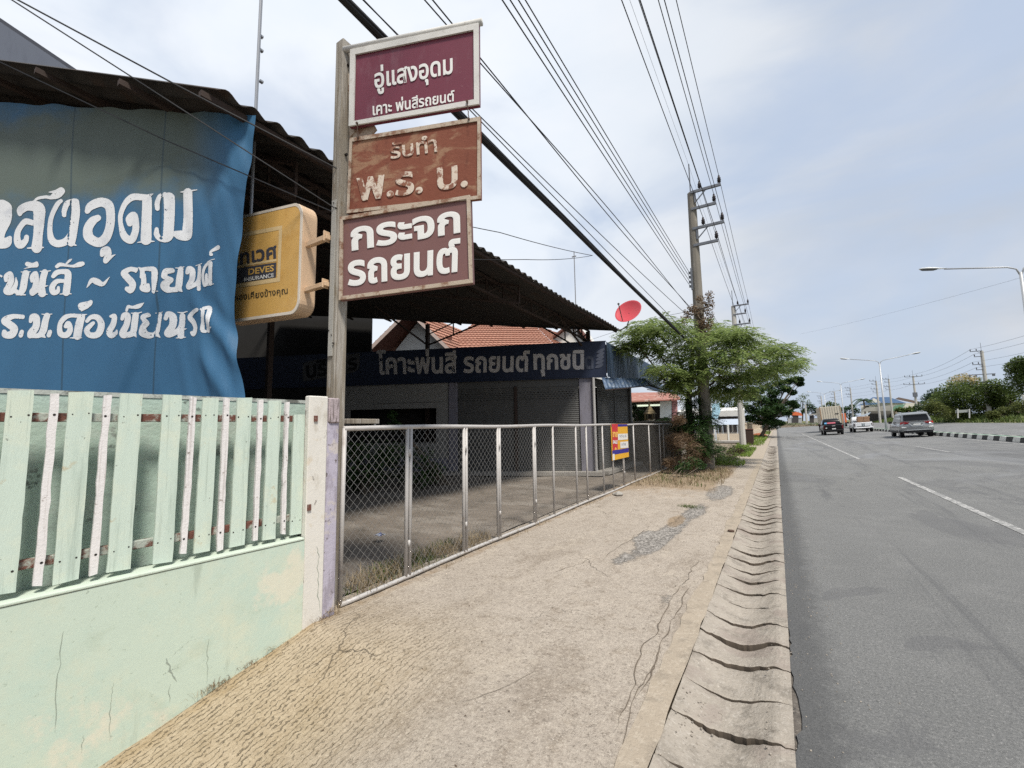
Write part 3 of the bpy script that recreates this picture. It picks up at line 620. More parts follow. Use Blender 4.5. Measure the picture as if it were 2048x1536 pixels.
for pa_, pb_ in (((146, 300), (132, 640)), ((327, 300), (306, 740))):
    qa, qb = [at_pl(*q, BP0, BNn) for q in (pa_, pb_)]; ua, ub = [(q-BP0) @ BD+2.7576 for q in (qa, qb)]; sl = (ua-ub)/(qa[2]-qb[2])
    ln = bt.math('ABSOLUTE', bt.math('SUBTRACT', su, bt.math('ADD', bt.math('MULTIPLY', s[2], sl), ub-sl*(qb[2]-1.9))), 0)
    ln = bt.ramp(ln, .016, .005)
    c = bt.mix(bt.math('MULTIPLY', ln, .6), c, (.025, .05, .07))
bt.bump(bt.noise(260, 2, .5), .12, .004)
m_tarp = bt.out(c, .62, .35)
ban = thing('banner', 'large faded blue tarpaulin banner painted with white letters, hanging under the rusty eave', 'banner', (-7.1, 1.1, 1.9))
mesh_obj('tarpaulin', V, np.stack([fi, fi+1, fi+1+nu, fi+nu], -1), m_tarp, ban, smooth=True)
A1 = [[(-60,280,90),(20,290,190)], [(40,290,170),(40,400,150),(5,530,110),(-20,640,120)], [(-20,650,120),(60,640,110),(95,590,45)],
 [(200,340,60),(215,300,100),(300,270,100),(400,290,130),(405,420,120),(395,560,110),(385,690,130)], [(290,700,14),(380,690,30),(460,695,14)],
 [(345,440,60),(260,430,70),(185,520,75),(180,620,90),(220,665,90),(270,625,60),(280,585,50)], [(355,225,20),(400,190,30),(470,175,35),(530,180,45),(600,150,100),(640,120,85)], [(600,125,50),(505,125,8)],
 [(640,220,40),(600,260,55),(540,380,60),(525,500,62),(545,610,75),(600,655,80),(680,630,80),(745,560,100)], [(770,225,80),(775,330,95),(760,450,100),(745,570,100),(735,640,90)], [(700,640,40),(785,670,16)],
 [(665,365,40),(670,310,50),(700,240,55),(760,220,70)],
 [(900,320,60),(930,270,90),(1030,225,100),(1110,260,110),(1135,360,112),(1125,480,112),(1080,590,115),(1000,635,105),(915,590,105),(905,500,95),(950,420,85),(1000,385,65)],
 [(1040,760,55),(1050,720,65),(1100,720,85),(1105,780,85),(1085,825,65),(1140,790,34),(1185,765,6)],
 [(1330,450,55),(1325,400,65),(1370,360,75),(1388,430,80),(1388,520,80),(1345,610,85),(1280,580,80),(1250,480,52),(1245,370,52),(1290,250,58),(1360,180,72),(1440,175,72),(1520,185,70)],
 [(1510,200,112),(1510,300,115),(1505,450,118),(1500,610,122)], [(1410,640,10),(1500,630,30),(1580,628,10)], [(1530,165,40),(1575,145,8)],
 [(1615,295,45),(1615,240,52),(1640,170,42),(1690,145,45)], [(1728,178,115),(1730,280,118),(1725,420,118),(1715,560,120)], [(1605,500,36),(1605,560,55),(1640,600,58),(1710,590,80),(1760,550,50)],
 [(1780,545,55),(1850,565,105),(1905,560,105),(1918,480,108),(1925,350,108),(1925,200,108),(1925,135,108)], [(1840,118,10),(1920,120,25),(2020,103,8)]]
A2 = [[(0,320,12),(15,330,20)], [(-5,420,20)], [(60,365,42),(60,330,50),(100,312,55),(110,370,64),(85,430,64),(72,465,72),(120,470,55),(155,400,36),(155,345,10)], [(155,470,45),(190,480,45),(215,440,66),(230,350,66),(240,305,66)], [(200,292,8),(240,294,16),(280,288,8)], [(155,500,8),(195,497,18),(235,498,12)],
 [(255,220,46),(300,228,42),(340,217,45)], [(345,230,46),(280,245,18),(225,262,5)],
 [(300,370,42),(300,335,52),(335,315,64),(345,380,70),(333,440,70),(308,475,75)], [(310,478,72),(360,460,52),(400,430,66),(415,350,66),(430,300,62)], [(400,430,66),(405,490,74)], [(385,290,8),(430,292,16),(480,285,8)], [(370,500,8),(415,497,18),(450,498,8)], [(430,425,20),(455,420,6)],
 [(500,335,36),(530,300,50),(580,290,48),(630,305,66),(630,380,72),(620,480,72)], [(590,375,36),(530,380,46),(492,430,52),(500,478,56),(540,470,42),(545,435,28)], [(560,495,8),(620,490,18),(665,493,8)],
 [(530,245,32),(560,225,38),(620,235,24),(680,240,28),(730,225,48),(755,215,40)], [(600,230,12),(640,192,26),(665,175,5)],
 [(785,430,6),(830,365,44),(880,378,62),(940,400,38),(1000,338,5)],
 [(1240,272,46),(1180,265,46),(1125,300,62),(1160,345,72),(1208,400,74),(1190,452,70),(1150,442,46)], [(1240,285,30),(1262,255,8)],
 [(1270,250,8),(1300,285,44),(1290,340,26)], [(1300,268,34),(1360,262,44),(1400,275,56),(1400,360,58),(1400,460,58)], [(1310,320,44),(1310,400,50),(1300,440,54),(1340,452,42),(1345,405,28)], [(1375,468,8),(1440,466,8)],
 [(1555,272,46),(1505,290,55),(1500,335,48),(1545,355,36),(1500,395,55),(1500,440,68),(1560,448,50),(1610,430,62),(1625,340,66),(1635,262,58)], [(1585,248,8),(1630,250,14),(1668,240,8)], [(1620,440,50),(1645,465,8)],
 [(1695,292,38),(1710,255,46),(1735,272,52),(1735,350,52),(1705,420,55),(1760,400,42),(1795,350,46),(1805,240,42)], [(1795,370,42),(1795,440,38)], [(1765,225,7),(1830,212,7)],
 [(1880,315,28),(1877,340,34),(1880,385,36),(1855,405,36),(1840,330,32),(1860,250,32),(1910,207,32)], [(1925,215,42),(1920,300,46),(1915,395,42)], [(1895,202,8),(1958,175,6)], [(1885,412,7),(1950,400,7)],
 [(1930,135,32),(1925,112,20),(1960,82,36),(1985,66,42)]]
A3 = [[(-10,835,50)], [(215,700,42),(130,697,48),(62,735,66),(100,770,74),(140,810,72),(120,860,72),(72,865,66),(60,835,38)], [(205,865,55),(212,840,50)],
 [(300,740,42),(310,702,52),(350,712,70),(350,790,66),(310,850,76),(300,872,58)], [(300,872,48),(370,872,48),(410,830,66),(430,740,62),(445,692,58)], [(400,678,8),(445,682,14),(490,675,8)], [(405,870,40),(430,890,8)], [(462,868,46),(472,840,46)],
 [(620,790,38),(640,762,46),(652,820,46),(620,868,56),(572,850,56),(570,770,48),(610,712,48),(660,690,38),(740,690,38)], [(740,702,68),(722,780,72),(708,875,72)], [(650,893,8),(700,888,18),(745,890,8)], [(740,685,28),(785,675,6)],
 [(740,618,48),(740,592,48),(800,580,58),(820,562,40)], [(790,600,40),(740,645,8)],
 [(790,735,38),(830,700,46),(890,707,58),(920,770,62),(890,855,62),(822,865,56),(790,820,56),(830,772,44),(850,755,34)],
 [(1000,692,28),(1030,692,48),(1020,760,56),(985,830,56),(1000,865,56),(1042,845,38),(1050,820,18)],
 [(1105,712,42),(1120,682,48),(1160,692,66),(1150,770,66),(1110,850,74),(1160,862,56),(1210,838,62),(1225,750,62),(1235,682,58)], [(1195,665,8),(1240,668,14),(1285,655,8)], [(1225,858,40),(1250,885,6)], [(1150,640,28),(1165,607,34),(1210,612,28),(1260,602,42),(1305,570,6)],
 [(1350,682,42),(1300,702,54),(1330,750,46),(1300,800,54),(1310,855,68),(1370,860,52),(1415,830,56),(1430,750,56),(1440,682,52)], [(1400,660,7),(1465,650,7)], [(1420,858,40),(1450,885,6)],
 [(1500,710,42),(1520,672,52),(1560,692,66),(1560,770,66),(1520,848,74),(1590,830,52),(1630,780,56),(1640,685,56)], [(1625,800,56),(1625,868,56)], [(1600,652,7),(1640,656,14),(1685,643,7)], [(1588,888,7),(1630,880,16),(1665,878,7)], [(1650,805,18),(1675,800,5)],
 [(1800,637,36),(1740,660,46),(1710,700,52),(1750,745,56),(1770,800,52),(1750,848,52),(1725,838,28)],
 [(1835,630,16),(1855,650,34),(1850,740,34),(1842,815,42),(1865,830,28)], [(1860,622,36),(1900,615,36),(1905,700,42),(1900,790,42),(1892,825,38)], [(1900,805,36),(1938,795,5)]]
RES = 2                                                       # mask cells per photograph pixel
MX0, MY0 = -20, 365; msk = np.zeros((int(330*RES), int(475*RES)), bool)
for ST, sc_, y0_ in ((A1, 5.12, 360), (A2, 4.551, 480), (A3, 4.551, 480)):
    for st in ST:
        P = np.array(st, float); P[:, 0] = (P[:, 0]/sc_-MX0)*RES; P[:, 1] = (P[:, 1]/sc_+y0_-MY0)*RES; P[:, 2] *= RES/sc_/2*.92
        if len(P) == 1: Q = P
        else:
            Pp = np.vstack([2*P[0]-P[1], P, 2*P[-1]-P[-2]]); Q = []
            for i in range(1, len(Pp)-2):
                n = int(np.linalg.norm(Pp[i+1, :2]-Pp[i, :2]))+2
                for t in np.linspace(0, 1, n): Q.append(.5*((2*Pp[i])+(-Pp[i-1]+Pp[i+1])*t+(2*Pp[i-1]-5*Pp[i]+4*Pp[i+1]-Pp[i+2])*t*t+(-Pp[i-1]+3*Pp[i]-3*Pp[i+1]+Pp[i+2])*t**3))
            Q = np.array(Q)
        for x_, y_, r_ in Q:
            r_ = max(r_, .6); i0, i1 = max(0, int(y_-r_-1)), int(y_+r_+2); j0, j1 = max(0, int(x_-r_-1)), int(x_+r_+2)
            sub = msk[i0:i1, j0:j1]
            if sub.size == 0: continue
            ii, jj = np.mgrid[i0:i0+sub.shape[0], j0:j0+sub.shape[1]]; sub |= ((ii-y_)**2+(jj-x_)**2) <= r_*r_
ii, jj = np.mgrid[0:msk.shape[0], 0:msk.shape[1]]
wear = vnoise(jj, ii, .09, 4)*.5+vnoise(jj, ii, .28, 8)*.5                       # flaked paint
for (xa, ya), (xb, yb), w_ in (((143, 395), (135, 500), 2.2), ((325, 380), (320, 488), 3.), ((318, 530), (312, 585), 2.2), ((311, 620), (306, 675), 2.2)):
    t = np.clip(((ii/RES+MY0)-ya)/(yb-ya), 0, 1); xc = xa+(xb-xa)*t; inb = ((ii/RES+MY0) >= ya) & ((ii/RES+MY0) <= yb)
    msk &= ~(inb & (np.abs(jj/RES+MX0-xc) < w_*(wear-.28)*2.2))
msk &= ~(vnoise(jj, ii, .35, 12)*.6+vnoise(jj, ii, .12, 3)*.4 > .87)
V, F = [], []
for i in range(msk.shape[0]):
    row = msk[i]; d = np.diff(np.concatenate([[0], row.astype(int), [0]])); st = np.where(d == 1)[0]; en = np.where(d == -1)[0]
    for a, e_ in zip(st, en):
        x_ = a
        while x_ < e_:
            x2 = min(e_, x_+10); n = len(V); V += [(x_, i), (x2, i), (x2, i+1), (x_, i+1)]; F.append((n, n+3, n+2, n+1)); x_ = x2
V = np.array(V, float)/RES+np.array([MX0, MY0])
D = (V[:, 0]-1024)[:, None]/FPX*_rt-(V[:, 1]-768)[:, None]/FPX*_up+_fw; o_ = np.array([0, 0, EYE])
P = o_+D*(((BP0-o_) @ BNn)/(D @ BNn))[:, None]; U = (P-BP0) @ BD
x_, y_, z_ = bpt(U, P[:, 2], .004)
m_blet = mat('banner_white_paint', (.67, .68, .69), .75, .05, 3, [((.46, .48, .52), 5, .5, .7, .6), ((.30, .36, .44), 40, .64, .72, .7)])
mesh_obj('lettering', np.stack([x_, y_, z_], 1), np.array(F), m_blet, ban)

# ================================================================== OPEN SHED, SHOP, HOUSE, FENCE
m_roofs = mat('shade_dark_corrugated_iron', (.040, .036, .033), .8, .3, 1.5, [((.065, .038, .026), 3, .5, .68, .6, (1, .3, 1)), ((.035, .033, .03), 6, .5, .7, .6)], .3, 30, metal=.0)  # near-black base stands for the shade under the roof; brown patches are rust
m_steel = mat('rusty_steel', (.048, .032, .026), .8, .3, 6, [((.09, .06, .05), 14, .56, .7, .5)], .3, 60)  # rust brown, darkened to carry the shade under the roof
m_shade_dark = mat('shade_dark_wall', (.022, .021, .020), .95, .3, 1.5)  # near-black colour stands for the shade inside
EX = -4.5; FS = np.array([-.924, -.383])                       # eave line; direction of the shed's cross walls
def eave_k(y): return .305-.195*sstep(1.8, 12.5, y)
def roof_pt(y, t):                                             # y along the eave, t metres inwards
    x = EX+FS[0]*t; ws = .036*math.sin(2*math.pi*y/.262)
    sag = .035*math.sin(y*1.1+t*.4)+.03*math.sin(y*.47)
    yy = y+FS[1]*t; near = max(0, 1-(y-1.78)/1.2)
    return (x, yy, 4.955+float(eave_k(y))*(EX-x)+ws*(1)+sag*min(1, .4+t*.1)+.03*near)
shed = thing('open_shed', 'open workshop shed under a dark sagging corrugated roof on rusty trusses', 'shed', (-9, 8, 0))
us = np.arange(1.78, 14.66, .262/8); vs = np.concatenate([[0, .5], np.arange(1, 16, 2.5)])
V = [roof_pt(u, v) for v in vs for u in us]; n = len(us)
F = [(j*n+i, j*n+i+1, (j+1)*n+i+1, (j+1)*n+i) for j in range(len(vs)-1) for i in range(n-1)]
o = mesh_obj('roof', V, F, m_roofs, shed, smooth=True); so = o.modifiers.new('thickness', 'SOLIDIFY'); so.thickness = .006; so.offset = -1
def rz(y, t): p = roof_pt(y, t); return np.array([p[0], p[1], 4.955+float(eave_k(y))*(EX-p[0])-.07])
b = MB()
for t in (.12, 1.1, 2.2, 3.4, 4.6, 5.8, 7.2, 8.6, 10.2, 12, 14):
    b.bar(rz(1.75, t), rz(14.6, t), .06)
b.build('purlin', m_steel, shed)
def truss(a, c, h, n, name='truss'):
    b = MB(); a = np.array(a); c = np.array(c); dn = np.array([0, 0, -h]); b.bar(a, c, .05); b.bar(a+dn, c+dn, .05)
    for i in range(n):
        p, q = a+(c-a)*i/n, a+(c-a)*(i+1)/n
        b.bar(p, p+dn, .035); b.bar(p+dn, q, .035)
    b.bar(c, c+dn, .035)
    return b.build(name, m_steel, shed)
for y in (3.1, 5.8, 8.6):
    a, c = rz(y, .5), rz(y, 9.5); truss(a+[0, 0, -.05], c+[0, 0, -.05], .42, 12)
for t in (1.0,):
    a, c = rz(3.2, t), rz(14.45, t); truss(a+[0, 0, -.06], c+[0, 0, -.06], .36, 16)
for y, t in ((14.3, 1.0), (14.3, 6.9), (8.6, 7.0), (3.1, 9.0), (8.6, 12.5)):
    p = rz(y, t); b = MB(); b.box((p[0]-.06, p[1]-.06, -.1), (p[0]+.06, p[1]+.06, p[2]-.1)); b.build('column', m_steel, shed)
for t, tl_ in ((1.0, 2.6), (6.9, 4.9)):                                # end brackets on the two far columns
    b = MB(); p = rz(14.3, t); q = rz(14.3, tl_); r = rz(11.8, t)
    b.bar(p-[0, 0, .9], q, .05); b.bar(p-[0, 0, .9], r, .05); b.bar(p-[0, 0, .5], (p+q)/2, .035); b.bar((p-[0, 0, .9]+q)/2, (p+q)/2, .035); b.build('bracket', m_steel, shed)
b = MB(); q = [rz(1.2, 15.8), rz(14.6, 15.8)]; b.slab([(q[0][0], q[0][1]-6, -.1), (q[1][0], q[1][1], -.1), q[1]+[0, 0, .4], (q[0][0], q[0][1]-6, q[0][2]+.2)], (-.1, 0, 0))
b.build('rear_wall', m_shade_dark, shed)  # unseen wall, added at the back to block light
# unseen near side wall added to keep the shed dark, and the old lean-to that closes the shed's dark far end
b = MB(); a, c = np.array([-6.2, 2.05, 0]), np.array([-20, -3.55, 0]); b.slab([a, c, c+[0, 0, 6.5], a+[0, 0, 5.05]], (.04, -.1, 0)); b.build('side_wall', m_shade_dark, shed)
# glowing white patch in the roof sheet, standing in for daylight through a hole
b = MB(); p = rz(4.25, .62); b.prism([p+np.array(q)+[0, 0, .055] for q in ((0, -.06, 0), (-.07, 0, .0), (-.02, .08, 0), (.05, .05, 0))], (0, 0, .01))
hm = NT('daylight_glow'); hm.out((.9, .92, .95), .5); hm.b.inputs['Emission Color'].default_value = (.9, .95, 1, 1); hm.b.inputs['Emission Strength'].default_value = .8; b.build('roof_hole_glow', hm.m, shed)

# ---- shop with the blue fascia
FO = np.array([-4.70, 13.61, 0]); FE = np.array([-.924, -.383, 0]); FN = np.array([.383, -.924, 0])
def fp_(s, z, off=0.): return FO+FE*s+FN*off+np.array([0, 0, z])
shop = thing('shop_building', 'closed corner shop with grey roller shutters under a dark blue lettered fascia', 'building', (-9, 14, 0))
fm = NT('blue_fascia'); s = fm.sep(); c = fm.mix(fm.noise(2, 5, .6), (.009, .015, .036), (.014, .023, .053)); c = fm.mix(fm.ramp(fm.noise(4, 6, .7, (2, 2, .25)), .52, .7, 0, .5), c, (.022, .032, .055)); m_fas = fm.out(c, .5, .35)
m_sidef = mat('blue_grey_ribbed', (.055, .085, .135), .45, .12, 2, [((.26, .31, .36), 3.5, .5, .68, .8, (3, 3, .25)), ((.10, .08, .07), 7, .6, .72, .5, (3, 3, .4))], .1, 30, metal=.2)
b = MB(); b.slab([fp_(19, 3.25), fp_(0, 3.25), fp_(0, 4.40), fp_(19, 4.40)], -FN*.08); fas = b.build('fascia', m_fas, shop)
b = MB(); b.slab([fp_(19, 3.20, .004), fp_(-.02, 3.20, .004), fp_(-.02, 3.246, .004), fp_(19, 3.246, .004)], -FN*.1); b.slab([fp_(19, 4.404, .006), fp_(-.02, 4.404, .006), fp_(-.02, 4.43, .006), fp_(19, 4.43, .006)], -FN*.1); b.build('fascia_trim', m_fas, shop)
SE = np.array([-.022, 1., 0])
b = MB(); ss = np.arange(0, 8.6, .028); V = []
for i, s_ in enumerate(ss):
    r = .018 if (s_ % .2) < .07 else 0
    for z in (3.22, 4.40): p = FO+SE*s_+np.array([.012+r, 0, z]); V.append(p)
b.add(V, [(2*i, 2*i+2, 2*i+3, 2*i+1) for i in range(len(ss)-1)]); b.build('side_fascia', m_sidef, shop)
b = MB(); b.slab([fp_(.0, 4.3, -.09)+[-.02, 0, 0], FO+SE*8.6+np.array([-.02, 0, 4.3]), FO+SE*8.6+FE*19+[0, 0, 4.3], fp_(19, 4.3, -.09)], (0, 0, .04)); b.build('flat_roof', m_shade_dark, shop)
m_let3 = mat('fascia_letter', (.50, .48, .47), .7, .06, 4, [((.30, .29, .3), 8, .54, .7, .6)]); m_let4 = mat('faded_letter', (.06, .07, .10), .7, .1, 8, [((.16, .17, .19), 9, .55, .7, .7)])
pf = lambda x, y: at_pl(x, y, FO, FN)
letter_part('โคาะพ่นสี รถยนต์', [(753, 699), (1060, 696), (1058, 744), (755, 750)], pf, FN, m_let3, shop, .03, .012)
letter_part('ทุกชนิ', [(1066, 700), (1168, 700), (1168, 752), (1068, 753)], pf, FN, m_let3, shop, .034, .012)
letter_part('ด', [(1169, 712), (1187, 711), (1187, 738), (1170, 739)], pf, FN, m_let4, shop, .034, .012)
b = MB()
for k in range(5):                                              # fan of five petals, faded
    x0, y0 = 1190+k*.6, 736-k*7.5
    q = [(x0, y0), (x0+3, y0-5), (x0+9, y0-7.5), (x0+16, y0-10), (x0+17, y0-6), (x0+12, y0-1.5), (x0+6, y0+.5)]
    b.add([pf(*p)+FN*.012 for p in q], [tuple(range(7))])
b.build('petal_emblem', m_let4, shop)
pt = mat('tilted_panel', (.075, .076, .08), .8, .1, 4, [((.11, .11, .11), 9, .5, .7, .6)])
b = MB(); b.slab([pf(*q)+FN*.012 for q in ((606, 727), (720, 706), (719, 737), (706, 743), (640, 757), (606, 764))][:4], FN*.004) if 0 else b.prism([pf(*q)+FN*.012 for q in ((606, 728), (618, 722), (720, 706), (719, 738), (706, 745), (640, 758), (606, 763))], FN*.006); b.build('service_panel', pt, shop)
letter_part('บริการ', [(612, 725), (716, 708), (714, 739), (614, 758)], pf, FN, mat('panel_letter', (.012, .012, .014), .8), shop, .03, .022)
# walls, columns, shutters in the plane of the facade, set back under the fascia
m_shut = mat('grey_shutter', (.085, .085, .082), .55, .08, 2, [((.16, .155, .14), 5, .52, .7, .5, (1, 1, .5)), ((.06, .045, .035), 8, .62, .74, .5)], spec=.4)
m_lil = mat('lilac_column', (.205, .198, .235), .85, .1, 3, [((.14, .13, .14), 6, .5, .64, .6, (2, 2, .4))]); m_wwall = mat('grey_white_wall', (.27, .265, .25), .9, .07, 1.6, [((.16, .155, .14), 2.5, .52, .7, .6, (1.5, 1.5, .5)), ((.10, .095, .085), 9, .63, .72, .6)], .3, 40)
m_step = mat('shop_step', (.33, .31, .28), .9, .1, 4, [((.2, .18, .15), 8, .5, .7, .5)], .3, 60)
W0 = -.12
def fbox(b, s0, s1, z0, z1, o0, o1): b.slab([fp_(s1, z0, o0), fp_(s0, z0, o0), fp_(s0, z1, o0), fp_(s1, z1, o0)], FN*(o1-o0)); return b
def shutter(s0, s1, z0, z1, off, place=None):
    b = MB(); zs = np.arange(z0, z1, .0165); V = []
    for i, z in enumerate(zs):
        d = .011*abs(math.sin(math.pi*(z-z0)/.066))
        for s_ in (s0, s1): V.append((place or (lambda a, z_, o_: fp_(a, z_, o_)))(s_, z, off+d))
    b.add(V, [(2*i, 2*i+1, 2*i+3, 2*i+2) for i in range(len(zs)-1)])
    b.cur = 1; nn = int((s1-s0)/.12)
    for r in range(4):
        for k in range(nn):
            a = s0+.08+k*.12+(.06 if r % 2 else 0)
            if a > s1-.12: continue
            z = z1-.42+r*.075; q = [(place or (lambda a_, z_, o_: fp_(a_, z_, o_)))(x_, zz, off+.0135) for x_, zz in ((a, z), (a+.055, z), (a+.055, z+.022), (a, z+.022))]; b.add(q, [(0, 1, 2, 3)])
    return b.build('roller_shutter', [m_shut, m_shade_dark], shop)
shutter(.95, 3.03, .12, 2.95, W0); shutter(3.15, 5.15, .12, 2.95, W0)
b = MB(); fbox(b, 3.04, 3.14, .1, 3.0, W0-.05, W0+.06); bevel(b.build('shutter_post', m_steel, shop), .01, 1)
b = MB(); fbox(b, .40, .92, .1, 3.2, W0-.1, W0+.05); bevel(b.build('column', m_lil, shop), .01, 1)
b = MB(); fbox(b, 5.17, 5.48, .1, 3.2, W0-.1, W0+.06); bevel(b.build('column', m_lil, shop), .01, 1)
b = MB(); b.tube([fp_(.44, .1, .02), fp_(.44, 3.2, .02)], .045, 8); b.build('downpipe', mat('downpipe_grey', (.42, .41, .40), .6), shop)
b = MB(); fbox(b, .92, 5.17, 2.95, 3.25, W0-.1, W0+.0); b.build('lintel', m_shut, shop)
b = MB(); fbox(b, 5.5, 19, 2.32, 3.25, W0-.1, W0+.02); fbox(b, 5.5, 5.95, .55, 2.32, W0-.1, W0+.02); fbox(b, 9.3, 19, .55, 2.32, W0-.1, W0+.02); fbox(b, 5.95, 9.3, .55, 1.1, W0-.1, W0+.02); b.build('wall', m_wwall, shop)
b = MB(); fbox(b, 5.5, 19, .0, .548, W0-.1, W0+.024); b.build('dado', m_lil, shop)
b = MB(); fbox(b, 4.5, 12.5, .9, 2.6, W0-.9, W0-.8); fbox(b, 4.5, 12.5, 2.34, 2.4, W0-.85, W0-.11); b.build('opening', m_shade_dark, shop)
b = MB(); fbox(b, 5.7, 8.2, 2.52, 2.535, W0+.021, W0+.023); b.build('wall_crack', m_dark, shop)
b = MB(); fbox(b, .2, 19, 0, .115, W0-.3, W0+.45); b.build('step', m_step, shop)
b = MB(); fbox(b, 9.0, 19.2, 4.43, 7.2, -1.2, -1.1); fbox(b, 10.2, 19.2, 0, 3.3, W0+.05, W0+.09); b.build('dark_boarding', m_shade_dark, shop)
sidef = lambda a, z, o: np.array([-5.16+o, 13.75+a, z])
shutter(.12, 1.9, .12, 2.95, 0, sidef); shutter(2.0, 3.75, .12, 2.95, 0, sidef)
b = MB(); b.box((-5.22, 15.66, .1), (-5.13, 15.74, 3.0)); b.box((-5.22, 17.5, .1), (-5.08, 17.72, 3.22)); b.box((-5.3, 13.72, 2.95), (-5.165, 17.6, 3.22)); b.build('side_frame', m_shut, shop)
b = MB(); b.box((-14, 17.55, 0), (-5.23, 17.7, 3.25)); b.build('rear_wall', m_wwall, shop)
b = MB(); b.box((-5.6, 13.6, 0), (-4.75, 17.75, .11)); b.build('step', m_step, shop)
# lean-to roof that closes the shed's far end
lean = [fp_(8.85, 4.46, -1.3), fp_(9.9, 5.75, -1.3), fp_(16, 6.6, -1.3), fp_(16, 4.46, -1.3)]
b = MB(); b.prism(lean, -FN*.05); b.build('lean_to', m_shade_dark, shop)

# ---- blue awning at the shop's side
aw = thing('awning', 'bent blue corrugated awning sticking out at the corner of the shop', 'awning', (-4.4, 15, 3))
m_aw = mat('blue_awning_iron', (.06, .10, .17), .5, .15, 3, [((.20, .235, .27), 4, .46, .64, .75, (2, 2, .4)), ((.12, .07, .05), 8, .62, .72, .6)], .1, 40, metal=.2)
q1, q2, q3, q4 = at_d(1203, 755, 14.1), at_d(1288, 757, 15.0), at_d(1299, 771.5, 14.6), at_d(1211, 780, 13.75)
q5, q6, q7 = at_x(1333, 772, -4.62), at_x(1351, 788, -3.72), at_d(1316, 774, 16.0)
def ribbed(name, A, B, Cc, D, n, amp):                          # corrugated sheet, ribs running from AB to DC
    V = []; nr = n*6
    nn = np.cross(B-A, D-A); nn /= np.linalg.norm(nn)
    for j in range(5):
        t = j/4
        for i in range(nr+1):
            u = i/nr; p = (A+(B-A)*u)*(1-t)+(D+(Cc-D)*u)*t; V.append(p+nn*amp*math.sin(2*math.pi*u*n)+np.array([0, 0, .02*math.sin(u*9)*t]))
    w = nr+1; F = [(j*w+i, j*w+i+1, (j+1)*w+i+1, (j+1)*w+i) for j in range(4) for i in range(nr)]
    o = mesh_obj(name, V, F, m_aw, aw, smooth=True); so = o.modifiers.new('t', 'SOLIDIFY'); so.thickness = .006
ribbed('end_sheet', q1, q2, q3, q4, 13, .014); ribbed('side_sheet', q2, q5, q6, q3, 26, .014)
b = MB(); b.bar(q3, q6, .03); b.bar(q4, q3, .03); b.bar(q2, q3, .03); b.bar((-4.75, 19, 3.15), q6, .03); b.build('frame', m_steel, aw)

# ---- red dish
dc = at_d(1256, 622, 13.6); tow = -(ray(1256, 622)); tow = tow/np.linalg.norm(tow)
nrm = tow*.62+(_up*.70-_rt*.42)*.80; nrm /= np.linalg.norm(nrm)
Mq = Vector(nrm).to_track_quat('Z', 'Y').to_matrix()
dish = thing('satellite_dish', 'red satellite dish on a bent pipe at the end of the shed roof', 'satellite dish', (dc[0], dc[1], dc[2]-.5))
m_red = mat('dish_red', (.52, .06, .075), .45, .05, 3, [((.45, .09, .09), 5, .5, .7, .5)]); m_pipe = mat('dark_pipe', (.12, .11, .11), .6)
b = MB(); pr = [(.015, -.10)]+[(r, -.10+.55*r*r) for r in np.linspace(.05, .43, 9)]+[(.437, .0), (.425, -.006)]+[(r, -.112+.55*r*r) for r in np.linspace(.42, .02, 8)]
b.lathe(pr, dc, 36, Mq); b.build('reflector', m_red, dish, smooth=True)
e1 = dc+np.array(Mq @ Vector((0, -.43, .01))); 
fx = at_d(1237, 608, 13.3); lo = at_d(1245, 641, 13.55)
b = MB(); b.tube([lo, fx], .014, 6); b.tube([fx-tow*.03, fx+tow*.05], .035, 10); b.build('feed_arm', m_pipe, dish)
b = MB(); bk = dc-nrm*.1; ep = np.array(roof_pt(14.5, .1)); b.tube([bk, at_d(1257, 643, 13.75), at_d(1254, 653, 13.8), at_d(1240, 661, 13.9), ep+[0, 0, .02]], .02, 8); b.build('mast_pipe', m_pipe, dish)

# ---- chain-link fence
cf = thing('chain_link_fence', 'long grey chain link sliding fence in welded tube frames along the footpath', 'fence', (-3.43, 9, 0))
m_tube = mat('weathered_galvanised_tube', (.46, .44, .42), .6, .1, 4, [((.26, .20, .15), 8, .57, .7, .6), ((.33, .31, .29), 4, .5, .7, .5)], .2, 60, metal=.15)
m_wire = mat('galvanised_wire', (.26, .255, .245), .45, .1, 10, metal=.35)
FXX = -3.43; zt, zb = 1.615, .045
def fy(px, py=1000.): return at_x(px, 880, FXX)[1]
posts = [fy(x) for x in (687, 817, 929, 996, 1067.5, 1105, 1151, 1172, 1204.5, 1224, 1245, 1267, 1298, 1319.5, 1327, 1344)]
dbl = [0, 1, 1, 1, 1, 0, 0, 0, 0, 0, 1, 0, 0, 0, 0, 0]
for y, d_ in zip(posts, dbl):
    b = MB()
    for k in range(1+d_):
        yy = y+(k-.5*d_)*.052; b.tube([(FXX, yy, zb), (FXX, yy+.01, zt)], .0205, 10)
    if d_: b.tube([(FXX+.02, y, 1.30), (FXX+.02, y, 1.38)], .016, 6); b.tube([(FXX+.02, y, .35), (FXX+.02, y, .42)], .016, 6)
    b.build('post', m_tube, cf, smooth=True)
b = MB(); P = [(FXX, y, zt+.006*math.sin(y*2.1)) for y in np.linspace(posts[0], posts[-1], 60)]; b.tube(P, .024, 10); b.build('top_rail', m_tube, cf, smooth=True)
b = MB(); P = [(FXX, y, zb+.006*math.sin(y*1.7)) for y in np.linspace(posts[0], posts[-1], 60)]; b.tube(P, .022, 8); b.build('bottom_rail', m_tube, cf, smooth=True)
b = MB(); y0, y1 = posts[0], posts[-1]; H_ = zt-zb; pt_ = .087; tw = 1.05
c = y0-H_/tw
